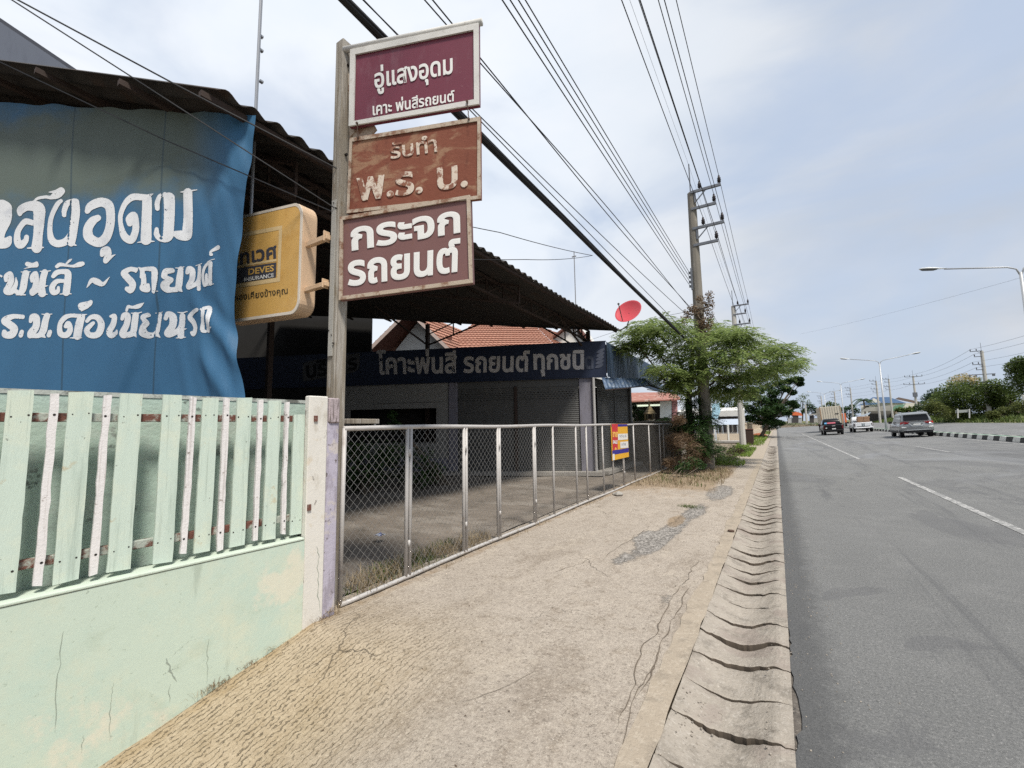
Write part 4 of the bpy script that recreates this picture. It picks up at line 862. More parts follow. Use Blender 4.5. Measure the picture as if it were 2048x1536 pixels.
while c < y1:
    for sg in (1, -1):
        # line y = c + (z-zb)/tw (or mirrored)
        ya, yb = max(y0, c), min(y1, c+H_/tw)
        if yb <= ya: continue
        za, zc = (ya-c)*tw, (yb-c)*tw
        if sg < 0: za, zc = H_-za, H_-zc
        n = max(1, int((yb-ya)/pt_*2)); xo = .004*sg
        b.tube([(FXX+xo, ya, zb+za), (FXX+xo*-.6, (ya+yb)/2+.008*random.uniform(-1, 1), zb+(za+zc)/2), (FXX+xo, yb, zb+zc)], .0016, 3, False)
    c += pt_
b.build('wire_mesh', m_wire, cf)

# ---- for-sale board hanging on the fence
sb = thing('sale_board', 'small red, yellow and blue for-sale board tied to the chain link fence', 'sign', (-3.38, 11, .6))
NX = (1, 0, 0); ps = lambda x, y: at_x(x, y, -3.385)
def z1(x, y): return (1200+x*80/1365., 840+y*90/1536.)
m_y = mat('board_yellow', (.68, .36, .03), .5, .05, 5); m_r = mat('board_red', (.50, .035, .04), .5, .06, 5); m_b = mat('board_blue', (.035, .025, .22), .5, .06, 5); m_w = mat('board_white', (.68, .66, .62), .5, .04, 5); m_k = mat('board_ink', (.12, .14, .22), .6); m_o = mat('board_orange', (.75, .40, .10), .5)
def panel(name, quad, mt, lift, th=.0): 
    b = MB(); Q = [ps(*z1(*q))+np.array([lift, 0, 0]) for q in quad]
    if th: b.slab(Q, (-th, 0, 0))
    else: b.add(Q, [tuple(range(len(Q)))])
    return b.build(name, mt, sb)
panel('board', [(375, 130), (930, 130), (990, 1255), (425, 1385)], m_y, 0, .012)
panel('blue_band', [(380, 140), (925, 140), (930, 215), (385, 235)], m_b, .003); panel('blue_band', [(415, 1045), (970, 955), (975, 1095), (420, 1190)], m_b, .003)
panel('red_strip', [(395, 135), (600, 135), (600, 1000), (430, 1040)], m_r, .005)
panel('white_box', [(605, 475), (940, 460), (945, 660), (610, 690)], m_w, .005); panel('white_box', [(685, 750), (955, 725), (960, 945), (690, 965)], m_w, .005)
panel('arrow', [(480, 1025), (520, 915), (570, 1005)], m_o, .008)
panel('white_corner', [(425, 1160), (490, 1150), (500, 1360), (430, 1385)], m_w, .004)
def lp(body, x0, y0, x1, y1, mt, bold, sk=0, lift=.009): letter_part(body, [z1(x0, y0), z1(x1, y0-sk), z1(x1, y1-sk), z1(x0, y1)], ps, NX, mt, sb, bold, lift)
def scrib(pts, w, lift=.009):                                    # handwritten figures, no longer readable
    b = MB(); Q = [ps(*z1(*q))+np.array([lift, 0, 0]) for q in pts]; b.tube(Q, w, 4); b.build('ink_stroke', m_k, sb)
for x0, y0, s_ in ((660, 545, 1), (720, 540, 1.1), (790, 555, .9), (850, 535, 1), (730, 830, .9), (790, 820, 1.1), (840, 825, .9)):
    scrib([(x0, y0-25*s_), (x0+28*s_, y0-30*s_), (x0+8*s_, y0+5), (x0+34*s_, y0+14*s_), (x0+6, y0+44*s_)], .004)
lp('ขาย', 415, 400, 590, 590, m_o, .06); lp('SALE', 430, 690, 585, 810, m_w, .05)

# ================================================================== HOUSES BEHIND
m_tile = mat('terracotta_tiles', (.37, .185, .13), .8, .14, 2, [((.26, .10, .065), 5, .5, .68, .6), ((.55, .27, .18), 8, .56, .7, .5)], .2, 30, island=-.3)
m_brown = mat('brown_timber', (.13, .05, .035), .7, .15, 4); m_hw = mat('house_white', (.66, .645, .60), .85, .05, 2, [((.42, .40, .36), 4, .58, .75, .5)])
house = thing('tiled_house', 'white gabled house with an orange clay tile roof rising behind the shop fascia', 'house', (-13, 20, 0))
def tiles(A, B, Cc, D, name='roof'):                            # A->B ridge (top), D->C eave; stepped courses, wavy tiles
    A, B, Cc, D = [np.array(p, float) for p in (A, B, Cc, D)]; L_ = (np.linalg.norm(D-A)+np.linalg.norm(Cc-B))/2; W_ = max(np.linalg.norm(B-A), np.linalg.norm(Cc-D))
    nr = max(3, int(L_/.30)); nc = max(4, int(W_/.24)); nn = np.cross(B-A, D-A) if np.linalg.norm(B-A) > .1 else np.cross(Cc-D, D-A); nn /= np.linalg.norm(nn); nn *= 1 if nn[2] > 0 else -1
    V, F = [], []
    for r in range(nr):
        b0 = len(V); w = nc*6+1
        for t, h in ((r/nr, 0), ((r+1)/nr, .05)):
            for i in range(w):
                u = i/(w-1); p = (A*(1-u)+B*u)*(1-t)+(D*(1-u)+Cc*u)*t; V.append(p+nn*(h+.028*abs(math.sin(math.pi*u*nc))))
        for i in range(w): V.append(V[b0+w+i]-nn*.05)
        F += [(b0+i, b0+i+1, b0+w+i+1, b0+w+i) for i in range(w-1)]+[(b0+w+i, b0+w+i+1, b0+2*w+i+1, b0+2*w+i) for i in range(w-1)]
    return mesh_obj(name, V, F, m_tile, house)
ga, gl, gr = at_d(817, 618, 20.5), at_d(732, 702, 20.5), at_d(899, 697, 20.5); back = np.array([-1.0, 6.5, 0])
tiles(ga, ga+back, gr+back, gr); tiles(ga, ga+back, gl+back, gl)
b = MB(); b.slab([ga-[0, 0, .06], gl-[0, 0, .06], gl+back*.2-[0, 0, .06], ga+back*.2-[0, 0, .06]], (0, 0, -.05)); b.slab([ga-[0, 0, .06], gr-[0, 0, .06], gr+back*.2-[0, 0, .06], ga+back*.2-[0, 0, .06]], (0, 0, -.05)); b.build('soffit', m_brown, house)
b = MB(); b.slab([ga+[0, 0, .02], gl+[0, 0, .02], gl-[0, 0, .22], ga-[0, 0, .2]], (.02, -.03, 0)); b.slab([ga+[0, 0, .02], gr+[0, 0, .02], gr-[0, 0, .2], ga-[0, 0, .2]], (.02, -.03, 0)); b.build('barge_board', mat('barge_board', (.42, .33, .29), .7), house)
bk = back*.17; w0 = at_d(757, 699, 20.5)+bk; w1 = at_d(886, 692, 20.5)+bk; wa = ga+bk-[0, 0, .12]
b = MB(); b.prism([(w0[0], w0[1], 0), (w1[0], w1[1], 0), (w1[0], w1[1], w1[2]+.1), wa, (w0[0], w0[1], w0[2])], back*.5); b.build('gable_wall', m_hw, house)
b = MB(); q = at_d(872, 655, 20.5)+bk; b.slab([at_d(864, 664, 20.4)+bk, at_d(880, 664, 20.4)+bk, at_d(880, 672, 20.4)+bk, at_d(864, 668, 20.4)+bk], (0, -.05, 0)); b.build('vent', m_brown, house)
r0, r1, e0, e1 = at_d(948, 648, 25), at_d(1066, 648, 25), at_d(880, 697, 22), at_d(1112, 694, 22)
tiles(r0, r1, e1, e0); tiles(r1, r1+[.01, .01, 0], e1+[1.5, 6, 0], e1); tiles(r0+[.01, .01, 0], r0, e0, e0+[-3, 5, 0])
b = MB(); b.prism([(e0[0], e0[1]+.6, 0), (e1[0], e1[1]+.6, 0), (e1[0], e1[1]+.6, e1[2]-.1), (e0[0], e0[1]+.6, e0[2]-.1)], (.6, 4, 0)); b.build('wall', m_hw, house)
ra, rl, rr_ = at_d(1145, 640, 23), at_d(1105, 672, 23), at_d(1188, 694, 23)
b = MB(); b.slab([ra, rr_, rr_+[-.5, 3, 0], ra+[-.5, 3, 0]], (0, 0, -.12)); b.slab([ra, rl, rl+[-.5, 3, 0], ra+[-.5, 3, 0]], (0, 0, -.12)); b.build('side_roof', m_brown, house)
b = MB(); q0, q1 = at_d(1095, 690, 23.3), at_d(1170, 690, 23.3); b.prism([(q0[0], q0[1], 0), (q1[0], q1[1], 0), q1, at_d(1143, 648, 23.3), at_d(1105, 674, 23.3)], (0, 2.5, 0)); b.build('side_wall', m_hw, house)
b = MB(); b.tube([at_d(700, 700, 19)*[1, 1, 0], at_d(712, 630, 19)], .02, 6); setp(b.build('thin_mast', mat('mast_grey', (.38, .38, .38), .5, metal=.3), origin=at_d(700, 700, 19)*[1, 1, 0]), 'thin grey mast seen between the sign post and the tiled house', 'mast')

# big grey warehouse gable beyond the shed
g = thing('warehouse', 'blue-grey warehouse gable with a dark roof edge above the shed roof', 'building', (-12, 0, 0))
m_wh = mat('warehouse_grey', (.115, .13, .165), .7, .06, 1.2, [((.09, .10, .13), 3, .5, .7, .5, (1, 1, .3))])
A, B_ = at_d(-260, -140, 13), at_d(152, 138, 13); bw = np.array([-4.5, 3.0, 0])
b = MB(); b.prism([(A[0], A[1], 0), (B_[0], B_[1], 0), B_-[0, 0, .12], A-[0, 0, .12]], bw); b.build('wall', m_wh, g)
b = MB(); b.slab([A, B_+(B_-A)*.02, B_+(B_-A)*.02+[0, 0, -.13], A-[0, 0, .13]], bw*1.05); b.build('roof_edge', mat('roof_edge_dark', (.05, .055, .07), .7), g)
# aerial masts
b = MB(); p0 = np.array([-4.78, 2.42]); tp = at_d(524, -40, 5.45)
b.tube([(tp[0], tp[1], 4.0), tp+[0, 0, .6]], .019, 8)
for y in (75, 103, 165): q = at_d(523, y, 5.45); b.box((q[0]-.012, q[1]-.03, q[2]-.012), (q[0]+.03, q[1]+.012, q[2]+.012))
setp(b.build('aerial_mast', mat('mast_steel', (.30, .31, .33), .45, .1, 6, metal=.4), origin=(tp[0], tp[1], 4.0)), 'tall thin steel mast rising past the shed roof beside the blue banner', 'mast')
b = MB(); tp = at_d(1148, 503, 19); b.tube([(tp[0], tp[1], 0), tp], .022, 6); q = at_d(1148, 513, 19); b.box((q[0]-.1, q[1]-.02, q[2]-.02), (q[0]+.1, q[1]+.02, q[2]+.02)); setp(b.build('aerial_mast', mat('mast_dull', (.25, .25, .26), .5), origin=(tp[0], tp[1], 0)), 'distant thin aerial mast standing above the far slope of the shed roof', 'mast')

# ------------------------------------------------------------------ left side beyond the shop
bw_ = thing('boundary_wall', 'stained grey-brown block wall closing the yard beyond the shop', 'wall', (-4.2, 18.3, 0))
b = MB(); b.box((-6.2, 18.25, -.1), (-3.35, 18.4, 1.70)); b.build('body', mat('block_wall', (.17, .145, .115), .95, .2, 3, [((.09, .08, .065), 6, .5, .7, .6), ((.26, .23, .19), 9, .58, .72, .5)], .5, 30), bw_)
b = MB(); b.box((-6.2, 18.22, 1.703), (-3.33, 18.43, 1.76)); b.build('coping', m_step, bw_)
nh = thing('red_roofed_house', 'low white house with a faded red roof and dark open front beyond the blue awning', 'house', at_d(1300, 890, 28)*[1, 1, 0])
def raydir(pts): d = ray(sum(p[0] for p in pts)/len(pts), 800)*[1, 1, 0]; return d/np.linalg.norm(d)
def dpan(parent, name, quad, dep, mt, thick=.15, dd=None):
    b = MB(); Q = [at_d(x, y, dep) for x, y in quad]; b.slab(Q, raydir(quad)*thick); return b.build(name, mt, parent)
m_redr = mat('faded_red_roof', (.30, .13, .10), .8, .2, 2, [((.45, .38, .33), 3, .5, .65, .6)]); m_canopy = mat('pale_canopy', (.50, .56, .44), .7, .08, 3); m_pink = mat('pink_wall', (.42, .22, .22), .85, .1, 3)
dpan(nh, 'wall', [(1236, 897), (1352, 897), (1352, 800), (1236, 800)], 30, m_shade_dark, 2.5); dpan(nh, 'white_pier', [(1252, 897), (1268, 897), (1268, 812), (1252, 812)], 28.4, m_hw, .5)
dpan(nh, 'white_panel', [(1320, 836), (1343, 836), (1343, 802), (1320, 803)], 28.2, mat('panel_white', (.60, .66, .66), .6, .06, 3), .06); dpan(nh, 'pink_column', [(1344, 897), (1355, 897), (1355, 800), (1344, 800)], 28.5, m_pink, .5)
b = MB(); b.slab([at_d(1230, 806, 27.4), at_d(1362, 800, 27.4), at_d(1350, 786, 31), at_d(1240, 788, 31)], (0, 0, .08)); b.build('roof', m_redr, nh)
b = MB(); b.slab([at_d(1240, 815, 27), at_d(1320, 812, 27), at_d(1320, 804, 28.5), at_d(1240, 806, 28.5)], (0, 0, .03)); b.build('canopy', m_canopy, nh)
sp = thing('spirit_house', 'small gilded spirit house on a pale post behind the boundary wall', 'spirit house', at_d(1300, 890, 20.5)*[1, 1, 0])
m_gold = mat('dull_gilding', (.16, .12, .06), .5, .3, 14, [((.10, .08, .05), 20, .5, .65, .7)], metal=.2); c0 = at_d(1300, 842, 20.5)
b = MB(); b.lathe([(.09, -c0[2]), (.09, 0), (.2, .02), (.22, .07)], c0, 8); b.build('pedestal', m_hw, sp)
b = MB(); b.box((c0[0]-.2, c0[1]-.2, c0[2]+.05), (c0[0]+.2, c0[1]+.2, c0[2]+.1))
for sx in (-1, 1):
    for sy in (-1, 1): b.box((c0[0]+.17*sx-.025, c0[1]+.17*sy-.025, c0[2]+.1), (c0[0]+.17*sx+.025, c0[1]+.17*sy+.025, c0[2]+.36))
b.build('shrine', m_gold, sp)
b = MB(); b.lathe([(.34, .34), (.22, .46), (.24, .46), (.13, .58), (.15, .58), (.05, .72), (.02, .95), (.005, 1.1)], c0, 4); b.build('roof', m_gold, sp)
bh = thing('bungalow', 'white roadside bungalow with a pale blue awning band and barred windows beside the second pole', 'house', (-4, 46, 0))
m_lb = mat('pale_blue_board', (.38, .60, .72), .6, .06, 3); m_beige = mat('beige_wall', (.56, .47, .36), .85, .08, 3, [((.40, .33, .25), 5, .55, .72, .5)]); m_bar = mat('dark_window', (.06, .055, .055), .5, .2, 4); m_awn = mat('awning_white_blue', (.48, .54, .62), .6, .08, 3)
def bx(parent, name, lo, hi, mt): b = MB(); b.box(lo, hi); return b.build(name, mt, parent)
bx(bh, 'wall', (-9, 47.5, 0), (-2.8, 53, 2.3), m_hw); bx(bh, 'dark_porch', (-8.8, 47.3, 1.9), (-2.9, 47.49, 2.29), m_bar)
b = MB(); b.slab([(-9.4, 46.6, 2.30), (-2.55, 46.6, 2.30), (-2.55, 46.6, 2.86), (-9.4, 46.6, 2.86)], (0, .1, 0)); b.slab([(-9.4, 46.7, 2.8), (-2.55, 46.7, 2.8), (-2.9, 53, 3.3), (-9, 53, 3.3)], (0, 0, .06)); b.build('roof', m_hw, bh)
b = MB(); b.slab([(-7.5, 45.6, 1.48), (-2.7, 45.6, 1.48), (-2.7, 45.9, 2.02), (-7.5, 45.9, 2.02)], (0, .04, .0)); b.build('awning', m_awn, bh)
for i in range(9):
    x = -7.0+i*.48; bx(bh, 'window', (x, 47.42, .75), (x+.3, 47.47, 1.55), m_bar)
lw = thing('low_wall', 'low beige wall with pale posts and a gate slab in front of the bungalow', 'wall', (-4, 44.3, 0))
bx(lw, 'body', (-7.5, 44.3, 0), (-2.72, 44.45, .66), m_beige); bx(lw, 'slab', (-7.5, 42.2, -.1), (-2.5, 44.28, .05), m_step)
for x in (-7.2, -6.1, -5.0, -3.85, -2.85): bx(lw, 'post', (x-.06, 44.25, 0), (x+.06, 44.5, 1.5), m_hw)
for k in range(22): 
    if k % 5 != 3: b = MB(); b.tube([(-7.1+k*.2, 44.37, .66), (-7.1+k*.2, 44.37, 1.38)], .025, 4); b.build('bar', m_bar if k % 2 else m_awn, lw)
pb_ = thing('pointed_board', 'pale blue board with a pointed lower edge beside the nearest utility pole', 'sign', (-4.9, 43, 0))
b = MB(); Q = [at_d(x, y, 39) for x, y in ((1424, 808), (1440, 806), (1441, 823), (1435, 838), (1424, 838))]; b.prism(Q, _fw*.06); b.build('board', m_lb, pb_)
b = MB(); b.tube([at_d(1430, 838, 39), at_d(1430, 838, 39)*[1, 1, 0]], .04, 6); b.build('post', m_awn, pb_)
fw_ = thing('roadside_fence', 'long beige barred garden wall running along the verge behind the dark tree', 'wall', (-2.4, 60, 0))
b = MB(); b.slab([(-2.75, 47, 0), (-2.0, 80, 0), (-2.0, 80, .8), (-2.75, 47, .8)], (-.12, 0, 0)); b.slab([(-2.75, 47, 1.5), (-2.0, 80, 1.5), (-2.0, 80, 1.62), (-2.75, 47, 1.62)], (-.1, 0, 0)); b.build('body', m_beige, fw_)
for k in range(28): y = 47.5+k*1.18; x = -2.75+.75*(y-47)/33; bx(fw_, 'post', (x-.11, y-.12, .8), (x-.01, y+.12, 1.5), m_beige)
bi = thing('brown_cabinet', 'dark brown box standing by the foot of the second pole', 'box', (-1.75, 36, 0))
bevel(bx(bi, 'body', (-2.05, 35.8, -.05), (-1.5, 36.3, 1.12), mat('dark_brown_box', (.05, .03, .022), .8, .2, 6)), .02); bevel(bx(bi, 'lid', (-2.08, 35.77, 1.122), (-1.47, 36.33, 1.17), m_brown), .01)
b = MB(); mm = mat('tyre_marker_red', (.45, .10, .06), .9, .2, 4)
b.lathe([(.9, 0), (.75, .18), (.4, .32), (.1, .38)], (-1.9, 60, 0), 14); setp(b.build('soil_mound', mat('red_soil', (.36, .12, .06), .95, .2, 3), smooth=True, origin=(-1.9, 60, 0)), 'small mound of red soil on the grassy verge', 'mound')

# ================================================================== POLES, WIRES, LAMPS
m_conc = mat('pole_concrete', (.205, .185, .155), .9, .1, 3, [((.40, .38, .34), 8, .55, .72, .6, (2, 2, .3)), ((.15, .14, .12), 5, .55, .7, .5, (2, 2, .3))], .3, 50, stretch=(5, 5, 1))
m_concl = mat('pole_concrete_pale', (.46, .44, .40), .9, .08, 3); m_galv = mat('crossarm_steel', (.16, .17, .19), .6, .1, 6, metal=.3); m_ins = mat('insulator_brown', (.022, .015, .015), .35)
m_wblk = mat('cable_black', (.018, .018, .02), .6); m_wgry = mat('conductor_grey', (.06, .06, .07), .5)
ARMS = [(-.02, (.3, .95)), (-.66, (.75,)), (-1.42, (.35, .97)), (-2.05, (.75,))]
def pole(name, label, x, y, zb, top, r0=.19, r1=.125, arms=ARMS, side=1, mt=None, group=None, extra=None, rod=1.15, sq=True, two=False):
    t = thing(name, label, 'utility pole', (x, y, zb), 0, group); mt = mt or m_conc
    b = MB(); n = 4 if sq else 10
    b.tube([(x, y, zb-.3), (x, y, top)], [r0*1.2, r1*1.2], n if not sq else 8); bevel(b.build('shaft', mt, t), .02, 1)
    for dz, offs in arms:
        z = top+dz-.03; ln = max(offs)+.05; xs_ = (x-.02, x+ln) if side > 0 else (x+.02, x-ln)
        if two: xs_ = (x-ln, x+ln)
        b = MB(); b.box((min(xs_), y-.17, z-.045), (max(xs_), y-.09, z+.045))
        if len(offs) > 1 and not two: b.bar((x+side*.12, y-.13, z-.42), (x+side*.5, y-.13, z-.03), .035); b.bar((x+side*.12, y-.13, z-.42), (x+side*.12, y-.13, z), .05)
        b.build('crossarm', m_galv, t)
        for o_ in (list(offs)+([-q for q in offs] if two else [])):
            b = MB(); c = (x+side*o_, y-.13, z+.045)
            b.lathe([(.02, 0), (.02, .05), (.065, .06), (.05, .10), (.07, .12), (.05, .16), (.065, .19), (.04, .23), (.03, .30)], c, 8); b.build('insulator', m_ins, t, smooth=True)
    if rod: b = MB(); b.tube([(x-.03, y, top-.1), (x-.03, y, top+rod)], .022, 6); b.build('lightning_rod', m_galv, t)
    if extra: extra(t, x, y, top)
    return t
P1 = np.array([-2.12, 16.35]); T1 = 10.15
def racks(t, x, y, top):
    b = MB(); b.box((x-.16, y-.3, 6.4), (x-.1, y-.22, 7.2)); b.box((x-.2, y-.28, 4.2), (x+.2, y-.2, 4.3)); b.box((x-.2, y-.28, 5.6), (x+.2, y-.2, 5.68))
    for z in (6.54, 6.70, 6.88, 7.04): b.tube([(x-.19, y-.26, z-.04), (x-.19, y-.26, z+.04)], .04, 8)
    b.build('cable_rack', m_galv, t)
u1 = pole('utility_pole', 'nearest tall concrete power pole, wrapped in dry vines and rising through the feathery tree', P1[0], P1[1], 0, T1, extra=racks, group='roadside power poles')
pole('utility_pole', 'second pale power pole behind the feathery tree, in front of the bungalow', -2.12, 34.4, 0, T1, mt=m_concl, extra=racks, group='roadside power poles')
PC = [P1, np.array([-2.12, 34.4])]
def wire(pts, r, label, name='power_line', mt=None, group=None, sag=0.):
    Q = []
    for a, c in zip(pts[:-1], pts[1:]):
        a = np.array(a, float); c = np.array(c, float); n = 14
        for i in range(n): t = i/n; Q.append(a+(c-a)*t-np.array([0, 0, sag*np.linalg.norm(c-a)/20*4*t*(1-t)]))
    Q.append(np.array(pts[-1], float)); b = MB(); b.tube(Q, r, 4)
    return setp(b.build(name, mt or m_wblk, origin=Q[0]), label, 'cable', group)
G = 'overhead wires along the near roadside'
for dz, off, nm in ((-.02, .95, 'outer insulator of the top crossarm'), (-.02, .3, 'inner insulator of the top crossarm'), (-.66, .75, 'single insulator of the second crossarm'), (-1.42, .97, 'outer insulator of the third crossarm'), (-1.42, .35, 'inner insulator of the third crossarm'), (-2.05, .75, 'single insulator of the lowest crossarm')):
    z = T1+dz+.33
    wire([(-2.12+off, -22, z+.05), (-2.12+off, P1[1]-.13, z), (-2.12+off, 34.27, z), (-2.12+off, 75, z-.5)], .0105, 'black high wire carried on the '+nm, group=G, sag=.16)
wire([(-2.15, -22, T1+1.2), (-2.15, P1[1], T1+1.1), (-2.15, 34.4, T1+1.1)], .004, 'very thin earth wire running from rod to rod above the crossarms', group=G, sag=.2, mt=m_wgry)
for z, nm in ((6.54, 'lowest'), (6.70, 'third highest'), (6.88, 'second highest'), (7.04, 'highest')):
    wire([(-2.31, -14, z), (-2.31, P1[1]-.26, z), (-2.31, 34.1, z), (-2.31, 75, z-.6)], .0085, nm+' of the four parallel low wires on the rack left of the nearest pole', group=G, sag=.10)
def cable(pxs, X, A, r, label, n=1, spread=0., sag=.15):
    q = [at_x(px, py, X) for px, py in pxs]; d = q[0]-q[-1] if len(q) > 1 else q[0]-np.array(A); d = d/np.linalg.norm(d)
    st = q[0]+d*9
    b = MB(); L_ = np.array(A)-st
    if n > 4: b.tube([st+L_*t-np.array([0, 0, sag*4*t*(1-t)]) for t in np.linspace(0, 1, 24)], .032, 6)
    for k in range(n):
        Q = []; ph = random.uniform(0, 6); sp_ = spread*(0 if n == 1 else 1)
        for t in np.linspace(0, 1, 40):
            p = st+L_*t-np.array([0, 0, sag*4*t*(1-t)])+sp_*np.array([math.cos(ph+t*7), 0, math.sin(ph+t*9)*1.2])*(.4+.6*math.sin(math.pi*t)); Q.append(p)
        Q += [np.array(A)+np.array([0, 18.05, 0])*u-np.array([0, 0, .25*4*u*(1-u)]) for u in (.25, .5, .75, 1)]
        b.tube(Q, r*random.uniform(.8, 1.2), 5)
    return setp(b.build('telecom_cable', m_wblk, origin=st), label, 'cable', G)
cable([(697, 0)], -3.5, (-2.3, 16.1, 4.28), .017, 'thick black bundle of telephone cables passing behind the maroon sign', 7, .028, .05)
cable([(735, 0)], -3.5, (-2.3, 16.1, 4.55), .009, 'single cable running just above the thick black cable bundle', sag=.05)
cable([(765, 0)], -3.5, (-2.3, 16.1, 5.3), .008, 'slack single cable running between the thick bundle and the cable pair', sag=.25)
cable([(860, 0)], -3.1, (-2.3, 16.1, 5.66), .010, 'close pair of black cables crossing behind the top of the maroon sign', 2, .035, .03)
# wires tied to the sign post
G2 = 'wires tied to the sign post'
wire([(-3.5, 2.6, at_x(690, 345, -3.5)[2]), at_d(340, 163, 3.66), at_d(36, 0, 3.5), at_d(-900, -500, 3.4)], .007, 'upper wire sloping from the sign post over the shed roof', 'service_wire', group=G2)
wire([(-3.52, 2.55, at_x(690, 426, -3.5)[2]), at_d(270, 158, 3.6), at_d(24, 0, 3.45), at_d(-900, -593, 3.4)], .006, 'middle wire sloping from the sign post across the corner of the blue banner', 'service_wire', group=G2)
wire([(-3.54, 2.52, at_x(686, 428, -3.5)[2]), at_d(330, 280, 4.55), at_d(0, 124, 4.4), at_d(-900, -300, 4.1)], .007, 'lowest wire sagging across the blue banner to the sign post', 'service_wire', group=G2)
e_ = at_x(1185, 511, -2.62)
wire([(-3.48, 2.6, 3.9), at_x(1000, 465, -2.75), e_], .005, 'thin wire drooping from the sign post to the cable bundle', 'service_wire', group=G2, sag=.15)
wire([(-3.48, 2.6, 3.35), at_x(1050, 519, -2.7), e_], .005, 'thin slack wire running lower from the sign post to the cable bundle', 'service_wire', group=G2, sag=.25)
wire([at_x(1392, 620, -2.3), at_d(1330, 632, 18), at_d(1240, 660, 22), at_d(1180, 680, 25)], .008, 'thin house wire leaving the nearest pole towards the tiled house', 'service_wire')

# ---- right-hand poles on the verge
G3 = 'power poles on the far verge'; RZ = 2.05
ARM_L = [(.02, (.55, 1.15)), (-.75, (.8,)), (-1.85, (.5, 1.05)), (-2.6, (.75,))]
def tele(t, x, y, top):
    b = MB(); b.box((x-1.6, y-.15, top-3.35), (x+1.0, y-.05, top-3.25))
    for o_ in (-1.5, -.85, .75, .9): b.box((x+o_-.06, y-.16, top-3.6), (x+o_+.06, y-.04, top-3.25))
    b.build('lower_crossarm', m_galv, t); b = MB()
    for z in (-4.4, -4.7, -6.2): b.tube([(x-.35, y-.1, top+z), (x, y-.25, top+z-.1), (x+.4, y-.1, top+z+.05)], .07, 6)
    b.build('cable_coil', m_wblk, t)
pole('utility_pole', 'pale power pole leaning in front of the green trees on the far verge', 25, 84.4, RZ, 11.1, .22, .15, ARM_L, -1, m_concl, G3, tele)
ARM_T = [(-.15, (.55, 1.35)), (-1.75, (.7, 1.6))]
pole('utility_pole', 'power pole with two long crossarms and a wrapped lower shaft beside the blue roofed house', 25, 119.7, RZ, 10.9, .2, .13, ARM_T, 1, m_concl, G3, lambda t, x, y, top: bx(t, 'transformer_box', (x-.32, y-.32, top-4.4), (x+.32, y+.32, top-3.5), m_galv), two=True)
pole('utility_pole', 'double power pole standing behind the nearer lamp column', 25, 142, RZ, 12.2, .2, .13, ARM_L, -1, m_concl, G3)
pole('utility_pole', 'power pole in front of the blue roofed house gable', 20.6, 130, 1.3, 11, .2, .13, ARM_L, -1, m_concl, G3)
pole('utility_pole', 'power pole rising above the white pickup', 18.7, 155, 1, 11.2, .2, .13, ARM_L, -1, m_concl, G3)
pole('utility_pole', 'power pole rising above the box truck', 16.6, 172, 1, 11.2, .2, .13, ARM_L, -1, m_concl, G3)
pole('utility_pole', 'farthest power pole left of the box truck', 14.5, 192, 1, 11, .2, .13, ARM_L, -1, m_concl, G3)
pole('utility_pole', 'plain thick pale pole leaning beside the orange stall', 8.2, 165, 0, 7.2, .3, .2, [], 1, m_concl, G3, rod=0)
chainp = [(46, 40, 11.5), (25, 84.4, 11.1), (25, 119.7, 10.9), (25, 142, 12), (20.6, 130, 11)]
G4 = 'overhead wires along the far verge'
for dz, off, nm in ((.3, -1.1, 'highest'), (-.4, -.8, 'second'), (-1.5, -1.0, 'third'), (-2.3, -.75, 'fourth')):
    wire([(25+off, 30, 11.3+dz), (25+off, 84.3, 11.1+dz), (25+off*.6, 119.6, 10.85+dz*.8), (23+off*.6, 131, 11+dz), (18.7+off, 155, 11.1+dz), (16.6+off, 172, 11.1+dz), (14.5+off, 192, 11+dz)], .016, nm+' wire strung between the power poles on the far verge', group=G4, sag=.35, mt=m_wgry)
wire([(24.2, 30, 5.6), (24.6, 84.3, 6.2), (24.6, 119.6, 6.0)], .03, 'low thick cable strung along the far verge in front of the trees', group=G4, sag=.3)
wire([at_d(1600, 668, 60), at_d(2040, 556, 24), at_d(2300, 490, 18)], .006, 'thin wire crossing the sky below the nearest street lamp', sag=.1, mt=m_wgry)

